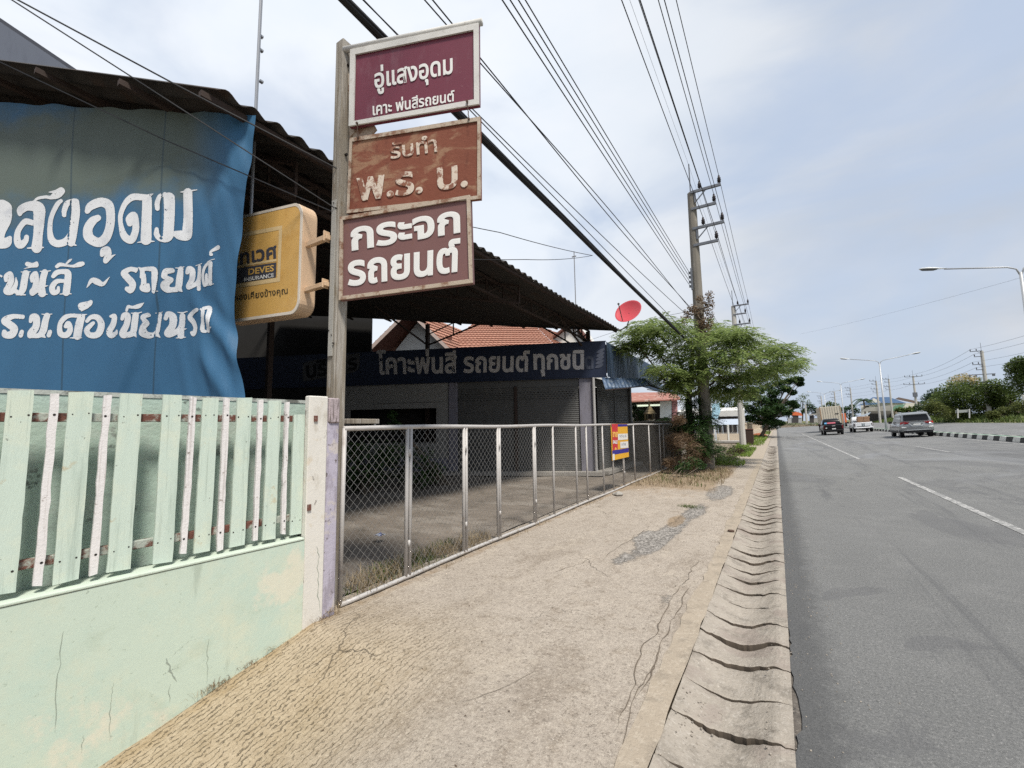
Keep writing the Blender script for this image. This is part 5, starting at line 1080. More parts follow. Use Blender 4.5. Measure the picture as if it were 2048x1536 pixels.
# ---- street lamps on the median
m_lamp = mat('lamp_grey', (.42, .43, .44), .45, .05, 4, metal=.3); m_lens = mat('lamp_lens', (.10, .11, .12), .25, .05, 6, spec=.6); m_lcap = mat('lamp_cap', (.60, .61, .60), .4, .05, 5)
def lamp(y, h, label, full=True):
    x = 10.45; zb = .7; t = thing('street_lamp', label, 'street lamp', (x, y, zb), 0, 'street lamps on the median')
    b = MB(); b.tube([(x, y, zb-.3), (x, y, zb+1.2), (x, y, h-.3)], [.11, .1, .06], 10); b.build('column', m_lamp, t, smooth=True)
    for s_ in (-1, 1):
        b = MB(); b.tube([(x, y, h-.5), (x+s_*.12, y, h-.12), (x+s_*.4, y, h+.03), (x+s_*2.6, y, h+.42)], .036, 8); b.build('arm', m_lamp, t, smooth=True)
        c = np.array([x+s_*2.5, y, h+.42]); b = MB(); b.cur = 0
        prof = [(0, .035, .03), (.25, .06, .05), (.42, .12, .085), (.7, .15, .10), (.95, .12, .07), (1.05, .03, .02)]
        V = []; n = 12
        for a, w, hh in prof:
            for k in range(n):
                q = 2*math.pi*k/n; V.append(c+np.array([s_*a, w*math.cos(q), a*.17+(hh*math.sin(q) if math.sin(q) > 0 else .25*hh*math.sin(q))]))
        b.add(V, [(i*n+k, i*n+(k+1) % n, (i+1)*n+(k+1) % n, (i+1)*n+k) for i in range(5) for k in range(n)]+[tuple(range(n)), tuple(5*n+k for k in range(n))])
        hd = b.build('lamp_head', m_lcap, t, smooth=True)
        b = MB(); V = []
        for a, w in ((.36, .09), (.5, .125), (.7, .14), (.92, .11), (1.0, .04)):
            for k in range(7):
                q = math.pi*(1+k/6); V.append(c+np.array([s_*a, w*math.cos(q), a*.17-.012+.075*math.sin(q)*(1 if .4 < a < .95 else .4)]))
        b.add(V, [(i*7+k, i*7+k+1, (i+1)*7+k+1, (i+1)*7+k) for i in range(4) for k in range(6)]); b.build('lens', m_lens, hd, smooth=True)
    return t
for (y, h, lb) in ((29.75, 8.9, 'nearest twin street lamp, its column cut by the edge of the view'), (63, 8.45, 'second twin-armed street lamp on the median, above the silver car'), (97.6, 8.6, 'third twin-armed street lamp on the median, above the white pickup'), (129, 8.6, 'farthest twin-armed street lamp on the median')): lamp(y, h, lb)

# ================================================================== PLANTS
def rdir(n): v = rng.normal(size=(n, 3)); return v/np.linalg.norm(v, axis=1)[:, None]
def quads(c, a, bb):                                            # diamond leaves: centre, half-length vector, half-width vector
    V = np.stack([c-a, c+bb, c+a, c-bb], 1).reshape(-1, 3); F = np.arange(len(V)).reshape(-1, 4); return V, F
def leaf_cloud(centres, radii, n, ln, wd, flat=1., up=.3, shell=.0):
    k = len(centres); idx = rng.integers(0, k, n); p = rdir(n)*(rng.random(n)**(1/2.2))[:, None]*radii[idx][:, None]; p[:, 2] *= flat
    c = centres[idx]+p; a = rdir(n); a[:, 2] = a[:, 2]*.5-.15; a /= np.linalg.norm(a, axis=1)[:, None]
    nn = rdir(n)+np.array([0, 0, up*3]); s = np.cross(a, nn); s /= np.linalg.norm(s, axis=1)[:, None]+1e-9
    l = ln*rng.uniform(.6, 1.3, n); return quads(c, a*(l/2)[:, None], s*(l*wd/2)[:, None])
def frond_cloud(centres, radii, n, flen, pairs, leaf, flat=.55, droop=.35):
    k = len(centres); idx = rng.integers(0, k, n); p = rdir(n)*(rng.random(n)**.5)[:, None]*radii[idx][:, None]; p[:, 2] *= flat
    o = centres[idx]+p; d = p*np.array([1, 1, .3])/(radii[idx][:, None])+rdir(n)*.8; d[:, 2] = d[:, 2]*.35-.1; d /= np.linalg.norm(d, axis=1)[:, None]
    sd = np.cross(d, [0, 0, 1.]); sd /= np.linalg.norm(sd, axis=1)[:, None]+1e-9; L_ = flen*rng.uniform(.7, 1.25, n)
    C_, A_, B_ = [], [], []
    for j in range(pairs):
        t = (j+.6)/pairs
        for s_ in (1, -1):
            base = o+d*(L_*t)[:, None]-np.array([0, 0, 1.])*(droop*L_*t*t)[:, None]
            dirn = sd*s_+d*.55+np.array([0, 0, -1.])*rng.uniform(.05, .55, n)[:, None]; dirn /= np.linalg.norm(dirn, axis=1)[:, None]
            ll = leaf*(1-.5*abs(t-.45))*rng.uniform(.75, 1.2, n)
            C_.append(base+dirn*(ll/2)[:, None]); A_.append(dirn*(ll/2)[:, None]); w = np.cross(dirn, np.cross(sd, d)+rdir(n)*.4); w /= np.linalg.norm(w, axis=1)[:, None]+1e-9; B_.append(w*(ll*.14)[:, None])
    return quads(np.concatenate(C_), np.concatenate(A_), np.concatenate(B_))
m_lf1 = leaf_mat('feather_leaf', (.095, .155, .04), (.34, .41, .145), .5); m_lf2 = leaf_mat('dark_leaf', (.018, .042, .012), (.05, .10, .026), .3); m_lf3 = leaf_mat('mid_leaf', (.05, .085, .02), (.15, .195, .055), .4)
m_lf4 = leaf_mat('yellow_green_leaf', (.075, .10, .025), (.15, .165, .05), .35); m_dry = leaf_mat('dry_leaf', (.10, .062, .038), (.26, .18, .11), .25); m_straw = leaf_mat('straw', (.17, .125, .07), (.42, .34, .22), .25); m_gr = leaf_mat('grass_blade', (.035, .065, .012), (.13, .17, .04), .3); m_brgr = leaf_mat('bright_grass', (.09, .16, .02), (.20, .27, .05), .3); m_flow = leaf_mat('pale_flower', (.45, .33, .12), (.6, .5, .3), .3)
m_bark = mat('bark', (.15, .12, .09), .95, .25, 5, [((.07, .055, .04), 9, .5, .7, .7, (2, 2, .4))], .6, 30, stretch=(4, 4, 1))

# feathery roadside tree round the nearest pole
tr = thing('feathery_tree', 'light green feathery-leaved tree spreading round the vine-wrapped power pole', 'tree', (-2.75, 16.7, 0))
CL = [(1272, 662, 38), (1312, 652, 40), (1348, 660, 42), (1262, 684, 30), (1300, 697, 42), (1345, 702, 46), (1388, 680, 42), (1425, 664, 40), (1455, 660, 40), (1490, 676, 40), (1522, 694, 40), (1556, 706, 34), (1582, 722, 22), (1440, 704, 46), (1480, 718, 46), (1530, 734, 34), (1330, 738, 34), (1375, 745, 40), (1420, 748, 40), (1470, 752, 38), (1510, 750, 28), (1350, 772, 22), (1442, 782, 24), (1478, 782, 18), (1400, 708, 40)]
cc_, rr2 = [], []
for x, y, r in CL:
    for k in range(2):
        dep = 15.4+random.uniform(-1.6, 1.5) if not (1380 < x < 1430) else random.choice([14.2, 16.4])+random.uniform(-.4, .4)
        cc_.append(at_d(x+random.uniform(-8, 8), y+random.uniform(-8, 8), dep)); rr2.append(r/850*dep*.8)
cc_ = np.array(cc_); rr2 = np.array(rr2)
V, F = frond_cloud(cc_, rr2, 3300, .46, 9, .155); mesh_obj('crown', V, F, m_lf1, tr)
b = MB(); f0 = at_d(1377, 800, 15.9); f1 = at_d(1383, 735, 15.8); b.tube([(-2.75, 16.7, -.1), (-2.7, 16.75, 1.2), f0, f1, at_d(1386, 690, 15.8)], [.17, .14, .12, .09, .05], 8)
for px_ in ((1345, 755), (1310, 700), (1440, 735), (1470, 715), (1400, 690), (1275, 690), (1520, 725), (1350, 690)):
    e = at_d(*px_, 15.4+random.uniform(-1, 1)); st = f0+(f1-f0)*random.uniform(0, .8); md = (st+e)/2+np.array([0, 0, -.25]); b.tube([st, md, e], [.055, .04, .018], 6)
for c in cc_[::2]: q = cc_[rng.integers(len(cc_))]; b.tube([c, c*.6+f1*.4+np.array([0, 0, -.1])], [.012, .03], 4)
b.build('trunk', m_bark, tr)
# vines on the pole
vn = thing('dry_vine', 'brown dead vine clinging to the upper shaft of the nearest pole', 'vine', (-2.1, 16.2, 4.6))
C2 = np.array([at_d(x, y, 14.9+random.uniform(-.25, .3)) for x, y in ((1400, 600), (1408, 615), (1398, 630), (1410, 645), (1418, 590), (1421, 610), (1420, 630), (1418, 650), (1384, 618), (1376, 628), (1368, 640), (1402, 665), (1410, 675), (1392, 622), (1400, 650), (1412, 660))]); V, F = leaf_cloud(C2, np.full(len(C2), .17), 1500, .10, .35, 1.2, .0); mesh_obj('foliage', V, F, m_dry, vn)
b = MB()
for k in range(16): a = C2[rng.integers(len(C2))]; c = C2[rng.integers(len(C2))]; b.tube([a, (a+c)/2+rdir(1)[0]*.15, c], .012, 4)
b.build('stem', m_bark, vn)
def bush(name, label, base, cl, n, ln, mt, cat='bush', fr=False, group=None, flat=.8, wd=.42):
    sr = .25 if wd < .2 else (.35 if cat in ('creeper', 'weed', 'brush') else 1.)
    t = thing(name, label, cat, base, 0, group); c = np.array([q[:3] for q in cl], float); r = np.array([q[3] for q in cl], float)
    V, F = frond_cloud(c, r, n, ln*3, 7, ln, flat) if fr else leaf_cloud(c, r, n, ln, wd, flat)
    mesh_obj('foliage', V, F, mt, t); b = MB(); zb = base[2]
    for k in range(min(9, len(c))): q = c[k]; b.tube([(base[0]+random.uniform(-.15, .15), base[1]+random.uniform(-.15, .15), zb-.05), (np.array(base)+q)/2+rdir(1)[0]*.1, q], [.035*sr, .025*sr, .012*sr], 5)
    b.build('stem', m_bark, t); return t
D_ = lambda x, y, dep, r: (*at_d(x, y, dep), r/850*dep)
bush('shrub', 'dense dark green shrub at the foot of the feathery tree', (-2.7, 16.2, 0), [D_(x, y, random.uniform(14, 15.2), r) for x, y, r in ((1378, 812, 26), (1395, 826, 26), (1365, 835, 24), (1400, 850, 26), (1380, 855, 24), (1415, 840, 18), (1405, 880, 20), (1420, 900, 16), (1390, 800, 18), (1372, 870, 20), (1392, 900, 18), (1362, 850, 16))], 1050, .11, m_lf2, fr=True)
bush('dead_brush', 'heap of dry brown brushwood spilling over the end of the chain link fence', (-3.1, 15.6, 0), [D_(x, y, random.uniform(13.2, 15), r) for x, y, r in ((1352, 862, 16), (1368, 880, 22), (1350, 892, 16), (1385, 900, 24), (1362, 915, 22), (1400, 915, 20), (1340, 925, 14), (1356, 840, 14), (1372, 858, 18), (1345, 878, 16), (1378, 925, 20), (1395, 890, 20), (1412, 925, 16))], 4600, .26, m_dry, cat='brush', wd=.045)
bush('dead_brush', 'dry twiggy brush heaped against the block wall behind the fence', (-4.2, 16.6, 0), [(-4.3+.35*k, 16.9+random.uniform(-.5, .7), .35+.35*random.random(), .5) for k in range(4)]+[(-4.9, 17.3, .9, .5), (-3.9, 17.5, 1.1, .5)], 1500, .16, m_dry, cat='brush', wd=.07)
bush('weed_clump', 'low dark green weeds at the end of the fence', (-2.75, 12.6, 0), [D_(x, y, random.uniform(12.2, 13.2), r) for x, y, r in ((1370, 930, 15), (1388, 925, 16), (1402, 932, 12), (1358, 938, 10))], 600, .085, m_lf2, cat='weed')
bush('ground_creeper', 'brownish green creeper spreading at the foot of the nearest pole', (-2.0, 18, 0), [D_(x, y, random.uniform(16, 19), r) for x, y, r in ((1425, 905, 15), (1445, 908, 16), (1465, 905, 15), (1440, 920, 14), (1418, 922, 12), (1480, 902, 10), (1430, 930, 10))], 900, .09, m_dry, cat='creeper', flat=.6)
bush('ground_creeper', 'green leafy creeper mixed into the verge beyond the nearest pole', (-1.9, 20, 0), [D_(x, y, random.uniform(17, 20), r) for x, y, r in ((1450, 898, 14), (1470, 895, 14), (1490, 898, 12), (1436, 900, 12))], 500, .09, m_lf3, cat='creeper', flat=.6)
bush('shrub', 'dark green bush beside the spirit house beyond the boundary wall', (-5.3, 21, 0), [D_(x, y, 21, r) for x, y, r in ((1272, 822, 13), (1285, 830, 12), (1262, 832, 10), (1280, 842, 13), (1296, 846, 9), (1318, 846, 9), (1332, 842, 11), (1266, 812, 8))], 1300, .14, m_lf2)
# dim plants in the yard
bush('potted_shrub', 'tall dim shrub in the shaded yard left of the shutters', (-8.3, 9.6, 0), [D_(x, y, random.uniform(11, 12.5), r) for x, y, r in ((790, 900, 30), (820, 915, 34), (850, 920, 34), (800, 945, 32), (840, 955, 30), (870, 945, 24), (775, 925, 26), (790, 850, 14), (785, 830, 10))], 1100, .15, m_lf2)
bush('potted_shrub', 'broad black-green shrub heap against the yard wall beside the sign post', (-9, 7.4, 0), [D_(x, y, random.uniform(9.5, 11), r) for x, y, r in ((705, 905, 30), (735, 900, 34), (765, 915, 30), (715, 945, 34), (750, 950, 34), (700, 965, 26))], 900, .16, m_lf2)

def blades(name, pts, h, w, mt, lean=.4, z=None, n=2, kind='stuff'):
    k = len(pts); hh = h*rng.uniform(.45, 1.25, k); an = rng.uniform(0, 2*math.pi, k); d = np.stack([np.cos(an), np.sin(an), np.zeros(k)], 1); s = np.stack([-np.sin(an), np.cos(an), np.zeros(k)], 1)*(w/2)
    ln = rng.uniform(.1, 1, k)*lean; p0 = pts; p1 = pts+d*(hh*ln*.35)[:, None]+np.array([0, 0, 1.])*(hh*.6)[:, None]; p2 = pts+d*(hh*ln*1.2)[:, None]+np.array([0, 0, 1.])*(hh*(1-.35*ln))[:, None]
    V = np.stack([p0-s, p0+s, p1+s*.8, p1-s*.8, p2+s*.15, p2-s*.15], 1).reshape(-1, 3); bq = np.arange(k)[:, None]*6; F = np.concatenate([bq+np.array([[0, 1, 2, 3]]), bq+np.array([[3, 2, 4, 5]])])
    return setp(mesh_obj(name, V, F, mt), kind=kind)
def scat(n, x0, x1, y0, y1, z=0., cl=None):
    x = rng.uniform(x0, x1, n); y = rng.uniform(y0, y1, n)
    if cl: keep = vnoise(x, y, cl[0], cl[1]) > cl[2]; x, y = x[keep], y[keep]
    return np.stack([x, y, np.full(len(x), z)], 1)
blades('dry_grass', scat(1500, -3.95, -3.42, 2.6, 5.2, -.02, (3, 4, .45)), .17, .006, m_straw, 1.3)
blades('weeds', scat(900, -4.1, -3.46, 2.8, 5.0, -.02, (3, 9, .5)), .10, .010, m_gr, 1.1)
blades('dry_grass', scat(500, -3.47, -3.30, 2.3, 9, .0, (2.5, 3, .55)), .09, .005, m_straw, 1.5)
blades('dry_grass', scat(2600, -3.4, -1.3, 11.2, 17, .0, (1.2, 3, .42)), .16, .010, m_straw, 1.2)
blades('weeds', scat(900, -3.3, -1.5, 11.8, 17, .0, (1.6, 7, .5)), .14, .012, m_gr, 1.0)
blades('grass', scat(5200, -2.4, -1.15, 18, 34, .0, (.8, 5, .38)), .20, .022, m_brgr, 1.0)
blades('grass', scat(3600, -2.6, -.9, 34, 90, .0, (.4, 5, .35)), .24, .04, m_brgr, 1.0)
blades('verge_grass', np.stack([*(lambda x, y: (x, y, ground_z(x, y)))(rng.uniform(21.3, 31, 14000), rng.uniform(30, 150, 14000))], 1), .55, .09, m_gr, 1.0)
P_ = at_z(1376, 1015); blades('weeds', np.stack([rng.normal(P_[0], .10, 260), rng.normal(P_[1], .09, 260), np.zeros(260)], 1), .05, .007, m_gr, 1.2)
for k, (px_, py_) in enumerate(((430, 1368), (415, 1380), (450, 1362), (645, 1236), (660, 1225), (672, 1215), (500, 1326), (560, 1290))):
    q = at_pl(px_, py_, Wp(2, -.012), (.996, -.089, 0)); pts = np.stack([rng.normal(q[0], .012, 55), rng.normal(q[1], .05, 55), np.full(55, q[2]-.015)], 1); blades('dry_grass', pts[:26], .05, .003, m_straw if k % 3 else m_dry, 1.8)
# leaf litter and small stones on the footpath
pts = scat(260, -3.4, -.7, 1.0, 11, 0); V, F = quads(np.array([[p[0], p[1], path_z(p[0], p[1])+.007] for p in pts]), rdir(len(pts))*np.array([1, 1, .1])*.012, rdir(len(pts))*np.array([1, 1, .1])*.006); setp(mesh_obj('leaf_litter', V, F, mat('litter', (.09, .06, .04), .9, .4, 30)), kind='stuff')
pts = scat(420, -4.6, -3.5, 2.7, 6.5, -.015); V, F = quads(pts+[0, 0, .01], rdir(len(pts))*np.array([1, 1, .2])*.02, rdir(len(pts))*np.array([1, 1, .2])*.01); setp(mesh_obj('leaf_litter', V, F, m_dry), kind='stuff')
b = MB()
def stone(c, r): 
    pr = [(r*math.sin(a)*random.uniform(.85, 1.15), -r*.6*math.cos(a)) for a in np.linspace(.25, 2.9, 5)]; M = Matrix.Rotation(random.uniform(0, 6), 3, 'Z') @ Matrix.Diagonal((1, random.uniform(.6, 1), 1)); b.lathe(pr, c, 6, M)
for k in range(70):
    x = random.uniform(-.6, -.33); y = random.uniform(2.0, 2.95)+.0*k; stone((x, y, gz(x)+.004), random.uniform(.003, .008))
for k in range(130): x = random.uniform(-.16, -.02); y = random.uniform(2, 7); stone((x, y, .0), random.uniform(.003, .009))
for k in range(220): x = abs(random.gauss(0, .22))-.02; y = random.uniform(2, 9); stone((x, y, .002), random.uniform(.003, .007))
setp(b.build('gravel', mat('pebble', (.22, .195, .165), .95, .25, 20, island=.5), smooth=True), kind='stuff')
b = MB(); q = at_z(1237, 990, .03); stone((q[0], q[1], .05), .11); stone((q[0]-.12, q[1]+.1, .03), .06); setp(b.build('stone', m_step, origin=(q[0], q[1], 0)), 'pale broken stone lying against the foot of the chain link fence', 'stone')
q = at_z(759, 1075, .03); b = MB(); V = []
for i in range(6):
    for j in range(5): V.append(q+np.array([(i-2.5)*.028, (j-2)*.03, .035+.03*random.random()*(1 if i % 2 else .3)]))
b.add(V, [(j*1+i*5, j+1+i*5, j+6+i*5, j+5+i*5) for i in range(5) for j in range(4)]); b.m = [0 if random.random() < .55 else 1 for _ in b.f]; setp(b.build('crumpled_packet', [mat('packet_blue', (.06, .09, .30), .4), mat('packet_white', (.5, .53, .6), .4)], origin=q), 'crumpled blue and white packet lying in the yard behind the fence', 'litter')
b = MB(); q = at_z(1462, 1062, .03); b.lathe([(.045, -.002), (.045, .012), (.03, .014)], q, 12); setp(b.build('metal_cap', m_chain, origin=q), 'small round dark metal cap set in the kerb band', 'cap')

# ---- trees: dark layered one, right-hand mass, far ones
def tree(name, label, base, cl, n, ln, mt, trunk_r=.2, group=None, flat=.75, wd=.5, cat='tree', mt2=None):
    t = thing(name, label, cat, base, 0, group); c = np.array([q[:3] for q in cl], float); r = np.array([q[3] for q in cl], float)
    V, F = leaf_cloud(c, r, n, ln, wd, flat, .5); mesh_obj('crown', V, F, mt, t)
    b = MB(); base = np.array(base, float); top = c.mean(0); b.tube([base-[0, 0, .2], base*.5+top*.5+[.1, 0, -.3], top], [trunk_r, trunk_r*.75, trunk_r*.4], 7)
    for q in c: s_ = base*.55+top*.45; b.tube([s_, (s_+q)/2+[0, 0, -.15], q], [trunk_r*.4, trunk_r*.25, .03], 5)
    b.build('trunk', m_bark, t); return t
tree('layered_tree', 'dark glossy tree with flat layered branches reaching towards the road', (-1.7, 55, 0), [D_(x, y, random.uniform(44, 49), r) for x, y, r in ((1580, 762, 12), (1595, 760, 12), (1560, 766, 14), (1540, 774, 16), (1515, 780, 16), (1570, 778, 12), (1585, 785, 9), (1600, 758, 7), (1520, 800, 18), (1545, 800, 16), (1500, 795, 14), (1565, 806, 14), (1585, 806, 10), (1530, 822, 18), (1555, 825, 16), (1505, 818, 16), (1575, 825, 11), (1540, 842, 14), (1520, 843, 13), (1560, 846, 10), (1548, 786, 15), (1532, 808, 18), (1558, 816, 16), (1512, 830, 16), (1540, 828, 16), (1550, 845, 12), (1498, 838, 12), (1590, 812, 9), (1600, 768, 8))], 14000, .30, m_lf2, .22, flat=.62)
tree('shrub', 'small dark shrub under the layered tree beside the grass verge', (-1.2, 58, 0), [D_(x, y, 48, r) for x, y, r in ((1540, 856, 8), (1552, 853, 8), (1530, 855, 8))], 500, .22, m_lf2, .05, cat='shrub')
tree('roadside_tree', 'grey-green tree standing behind the bungalow', (-9, 62, 0), [D_(x, y, 55, r) for x, y, r in ((1452, 800, 11), (1470, 808, 12), (1490, 812, 12), (1440, 812, 9), (1460, 820, 12), (1480, 822, 12))], 900, .4, m_lf2, .2)
G5 = 'trees on the far verge'
def vt(label, base, cl, n, mt, ln=.30): return tree('verge_tree', label, base, [D_(x, y, random.uniform(d-2.5, d+2.5), r*1.22) for x, y, d, r in cl], int(n*1.7), ln, mt, .16, G5, .85, .55)
vt('broad rounded green tree with pale blossom on top, left of the leaning pale pole', (28.5, 92, 2), [(1925, 770, 62, 22), (1950, 775, 62, 22), (1905, 785, 62, 22), (1890, 800, 62, 20), (1935, 795, 62, 26), (1965, 790, 62, 22), (1910, 810, 62, 24), (1950, 815, 62, 24), (1880, 818, 62, 16), (1975, 815, 62, 18)], 8500, m_lf3)
vt('small yellow-green bushy tree low in front of the blossom tree', (25.5, 92, 2), [(1865, 812, 60, 14), (1880, 822, 60, 14), (1900, 825, 60, 14), (1920, 824, 60, 14), (1858, 822, 60, 10)], 3200, m_lf4, .22)
vt('leafy green tree right of the leaning pale pole', (29, 84, 2), [(1990, 775, 58, 18), (2005, 790, 58, 20), (2000, 812, 58, 18), (2020, 800, 58, 20), (1992, 800, 58, 14)], 4200, m_lf3)
vt('tallest loose grey-green tree at the edge of the view', (31, 78, 2), [(2030, 735, 54, 14), (2044, 725, 54, 14), (2040, 750, 54, 18), (2060, 740, 54, 20), (2035, 770, 54, 20), (2055, 775, 54, 24), (2075, 760, 54, 24)], 3600, m_lf3)
vt('olive bush growing low at the right edge of the verge', (27, 74, 2), [(2010, 826, 52, 13), (2030, 822, 52, 14), (2048, 815, 52, 16), (2068, 820, 52, 16), (1985, 830, 52, 9)], 3600, m_lf4, .22)
vt('dark green tree merging into the trees left of the leaning pole', (30, 105, 2), [(1850, 815, 72, 14), (1862, 800, 72, 14), (1845, 825, 72, 12), (1872, 790, 72, 14)], 2600, m_lf2)
t_ = [o for o in COL.objects if o.get('label', '').startswith('broad rounded')][0]; c = np.array([D_(x, y, 61, 10)[:3] for x, y in ((1915, 758), (1928, 754), (1940, 757), (1905, 766), (1950, 762))]); V, F = leaf_cloud(c, np.full(5, .75), 600, .22, .5); mesh_obj('blossom', V, F, m_flow, t_)
G6 = 'trees beyond the far bend'
for lb, base, cl, n, mt in (('tall pale sparse tree beyond the orange stall', (9, 215, 0), [(1600, 800, 170, 10), (1608, 792, 170, 9), (1615, 805, 170, 9), (1598, 812, 170, 8)], 260, m_lf3), ('dark green tree just right of the pale sparse tree', (13, 220, 0), [(1620, 812, 170, 9), (1628, 818, 170, 9), (1612, 822, 170, 9), (1635, 826, 170, 8)], 900, m_lf2),
    ('rounded tree behind the box truck', (19, 225, 0), [(1660, 808, 170, 8), (1670, 812, 170, 9), (1648, 815, 170, 8), (1640, 822, 170, 8)], 800, m_lf3), ('dark tree between the truck and the white pickup', (25, 220, 0), [(1685, 820, 165, 8), (1695, 818, 165, 9), (1704, 815, 165, 9), (1712, 822, 165, 8), (1690, 830, 165, 8), (1706, 832, 165, 8)], 1000, m_lf2),
    ('shrubby tree in front of the green roof', (31, 150, 1), [(1800, 820, 108, 8), (1815, 822, 108, 9), (1828, 818, 108, 9), (1838, 824, 100, 9), (1808, 830, 108, 8)], 1200, m_lf3), ('small dark tree at the left of the far bend', (3, 200, 0), [(1580, 818, 165, 9), (1572, 828, 165, 9), (1590, 828, 165, 8)], 700, m_lf2)):
    tree('distant_tree', lb, base, [D_(x, y, d, r) for x, y, d, r in cl], n, .75, mt, .3, G6)
pm = thing('palm_tree', 'palm with arching fronds left of the blue roofed house', 'palm', (24.5, 150, 1)); c0 = at_d(1727, 800, 118)
b = MB(); b.tube([(c0[0], c0[1], 0), c0*[1, 1, .6]+[.1, 0, 0], c0], [.25, .2, .18], 8); b.build('trunk', m_bark, pm); Vs = []
for k in range(17):
    a = k*2.4; el = random.uniform(-.1, .9); ln = random.uniform(2.2, 3.2); d = np.array([math.cos(a), math.sin(a), 0]); sd = np.array([-d[1], d[0], 0]); 
    for j in range(14):
        t = (j+.5)/14; p = c0+d*ln*t+np.array([0, 0, ln*(el*t-1.0*t*t)])
        for s_ in (1, -1): q = p+sd*s_*.45*(1-.4*t)+np.array([0, 0, -.28]); w = d*.09; Vs += [p-w, q-w*.3, q+w*.3, p+w]
mesh_obj('fronds', np.array(Vs), np.arange(len(Vs)).reshape(-1, 4), m_lf2, pm)

# ================================================================== FAR BUILDINGS
def fbx(t, name, px0, px1, y0, y1, dep, mt, th=3.):
    Q = [at_d(px0, y1, dep), at_d(px1, y1, dep), at_d(px1, y0, dep), at_d(px0, y0, dep)]; Q[0][2] = Q[1][2] = (Q[0][2]+Q[1][2])/2; Q[2][2] = Q[3][2] = (Q[2][2]+Q[3][2])/2
    b = MB(); b.slab(Q, raydir([(px0, 0), (px1, 0)])*th); return b.build(name, mt, t)
def quadp(t, name, pts, dep, mt, th=.3):
    b = MB(); Q = [at_d(x, y, dep+(p[2] if len(p) > 2 else 0)) for p in pts for x, y in [p[:2]]]; b.prism(Q, raydir(pts)*th); return b.build(name, mt, t)
m_blue = mat('blue_roof', (.13, .22, .40), .6, .08, 1, [((.24, .33, .48), 2, .5, .7, .4)]); m_grr = mat('green_roof', (.16, .30, .21), .7, .1, 1); m_gry = mat('fibre_roof', (.36, .345, .31), .85, .08, 1, [((.24, .22, .19), 2, .5, .7, .5)]); m_block = mat('grey_block', (.16, .155, .14), .9, .15, 1); m_brr = mat('brown_roof', (.16, .12, .10), .8, .1, 1)  # grey_block is the far shed wall's own even dark grey
h = thing('blue_roofed_house', 'two-storey white house with a blue roof and a gable vent beyond the far carriageway', 'house', at_d(1755, 845, 122)*[1, 1, 0])
fbx(h, 'wall', 1722, 1806, 806, 850, 122, m_hw, 8); quadp(h, 'gable', [(1728, 806), (1746, 795), (1764, 805)], 121, m_hw, .4)
quadp(h, 'roof', [(1764, 806), (1746, 794.5), (1778, 794), (1812, 806)], 121, m_blue, 6); quadp(h, 'roof', [(1714, 811), (1726, 806.5), (1762, 804.5), (1758, 808.5)], 119.5, m_blue, .6); quadp(h, 'roof', [(1726, 807), (1746, 794), (1747, 796), (1729, 808)], 120.5, m_blue, .4)
for x in (1729, 1752, 1768): fbx(h, 'window', x, x+9, 811.5, 816.5, 121.7, m_bar, .2)
fbx(h, 'vent', 1740.5, 1742.5, 799.5, 801.5, 120.7, m_bar, .2); fbx(h, 'vent', 1743.5, 1745.5, 799.5, 801.5, 120.7, m_bar, .2)
h = thing('roadside_shed', 'long grey-roofed shed with a dim open front below the blue roofed house', 'shed', at_d(1760, 845, 112)*[1, 1, 0])
quadp(h, 'roof', [(1722, 823), (1733, 815), (1795, 809.5), (1800, 821)], 110, m_gry, .6); fbx(h, 'wall', 1736, 1783, 822, 843, 111.5, m_block, 4); fbx(h, 'opening', 1736, 1758, 827, 843, 111.2, m_bar, .2); quadp(h, 'awning', [(1718, 832), (1742, 824), (1738, 829), (1722, 834)], 108, m_awn, .4)
h = thing('green_roofed_shed', 'shed with a green roof beside the blue roofed house', 'shed', at_d(1795, 845, 112)*[1, 1, 0])
quadp(h, 'roof', [(1781, 822), (1790, 811), (1812, 808), (1800, 820)], 109.5, m_grr, .6); fbx(h, 'wall', 1784, 1808, 821, 843, 111, m_beige, 3)
h = thing('brown_roofed_house', 'low house with a dark brown roof behind the pole with long crossarms', 'house', at_d(1815, 845, 128)*[1, 1, 0])
quadp(h, 'roof', [(1790, 798), (1797, 794.5), (1838, 803), (1842, 809)], 126, m_brr, .8); fbx(h, 'wall', 1806, 1842, 806, 845, 127.5, m_hw, 4)
h = thing('orange_stall', 'roadside stall under a bright orange canopy at the far bend', 'stall', at_d(1592, 850, 150)*[1, 1, 0])
m_or = mat('orange_canopy', (.62, .15, .06), .6, .12, 1); quadp(h, 'canopy', [(1577, 830), (1579, 824), (1592, 823.5), (1602, 826), (1605, 831.5)], 149, m_or, 3); quadp(h, 'flag', [(1575, 831), (1575.5, 819), (1579, 826)], 148.5, mat('flag_orange', (.6, .3, .06), .6), .1)
fbx(h, 'counter', 1576, 1604, 836, 846, 149.5, mat('stall_grey', (.4, .4, .39), .7), 1.5); fbx(h, 'dark_interior', 1585, 1597, 830, 846, 149.2, m_bar, .4)
h = thing('dark_stall', 'dark roofed roadside stall between the leaning pole and the truck', 'stall', at_d(1630, 850, 140)*[1, 1, 0])
quadp(h, 'roof', [(1616, 829), (1636, 826.5), (1638, 829), (1617, 831)], 139, m_gry, 2); fbx(h, 'interior', 1619, 1628, 831, 846, 139.5, m_bar, 1.5); fbx(h, 'counter', 1628, 1638, 836, 846, 139.5, m_gry, 1)
h = thing('soil_bank', 'low brown soil bank with scrub along the outside of the far bend', 'bank', at_d(1600, 850, 130)*[1, 1, 0])
b = MB(); A = at_d(1560, 845, 135); B_ = at_d(1660, 845, 118)
for k in range(0): pass
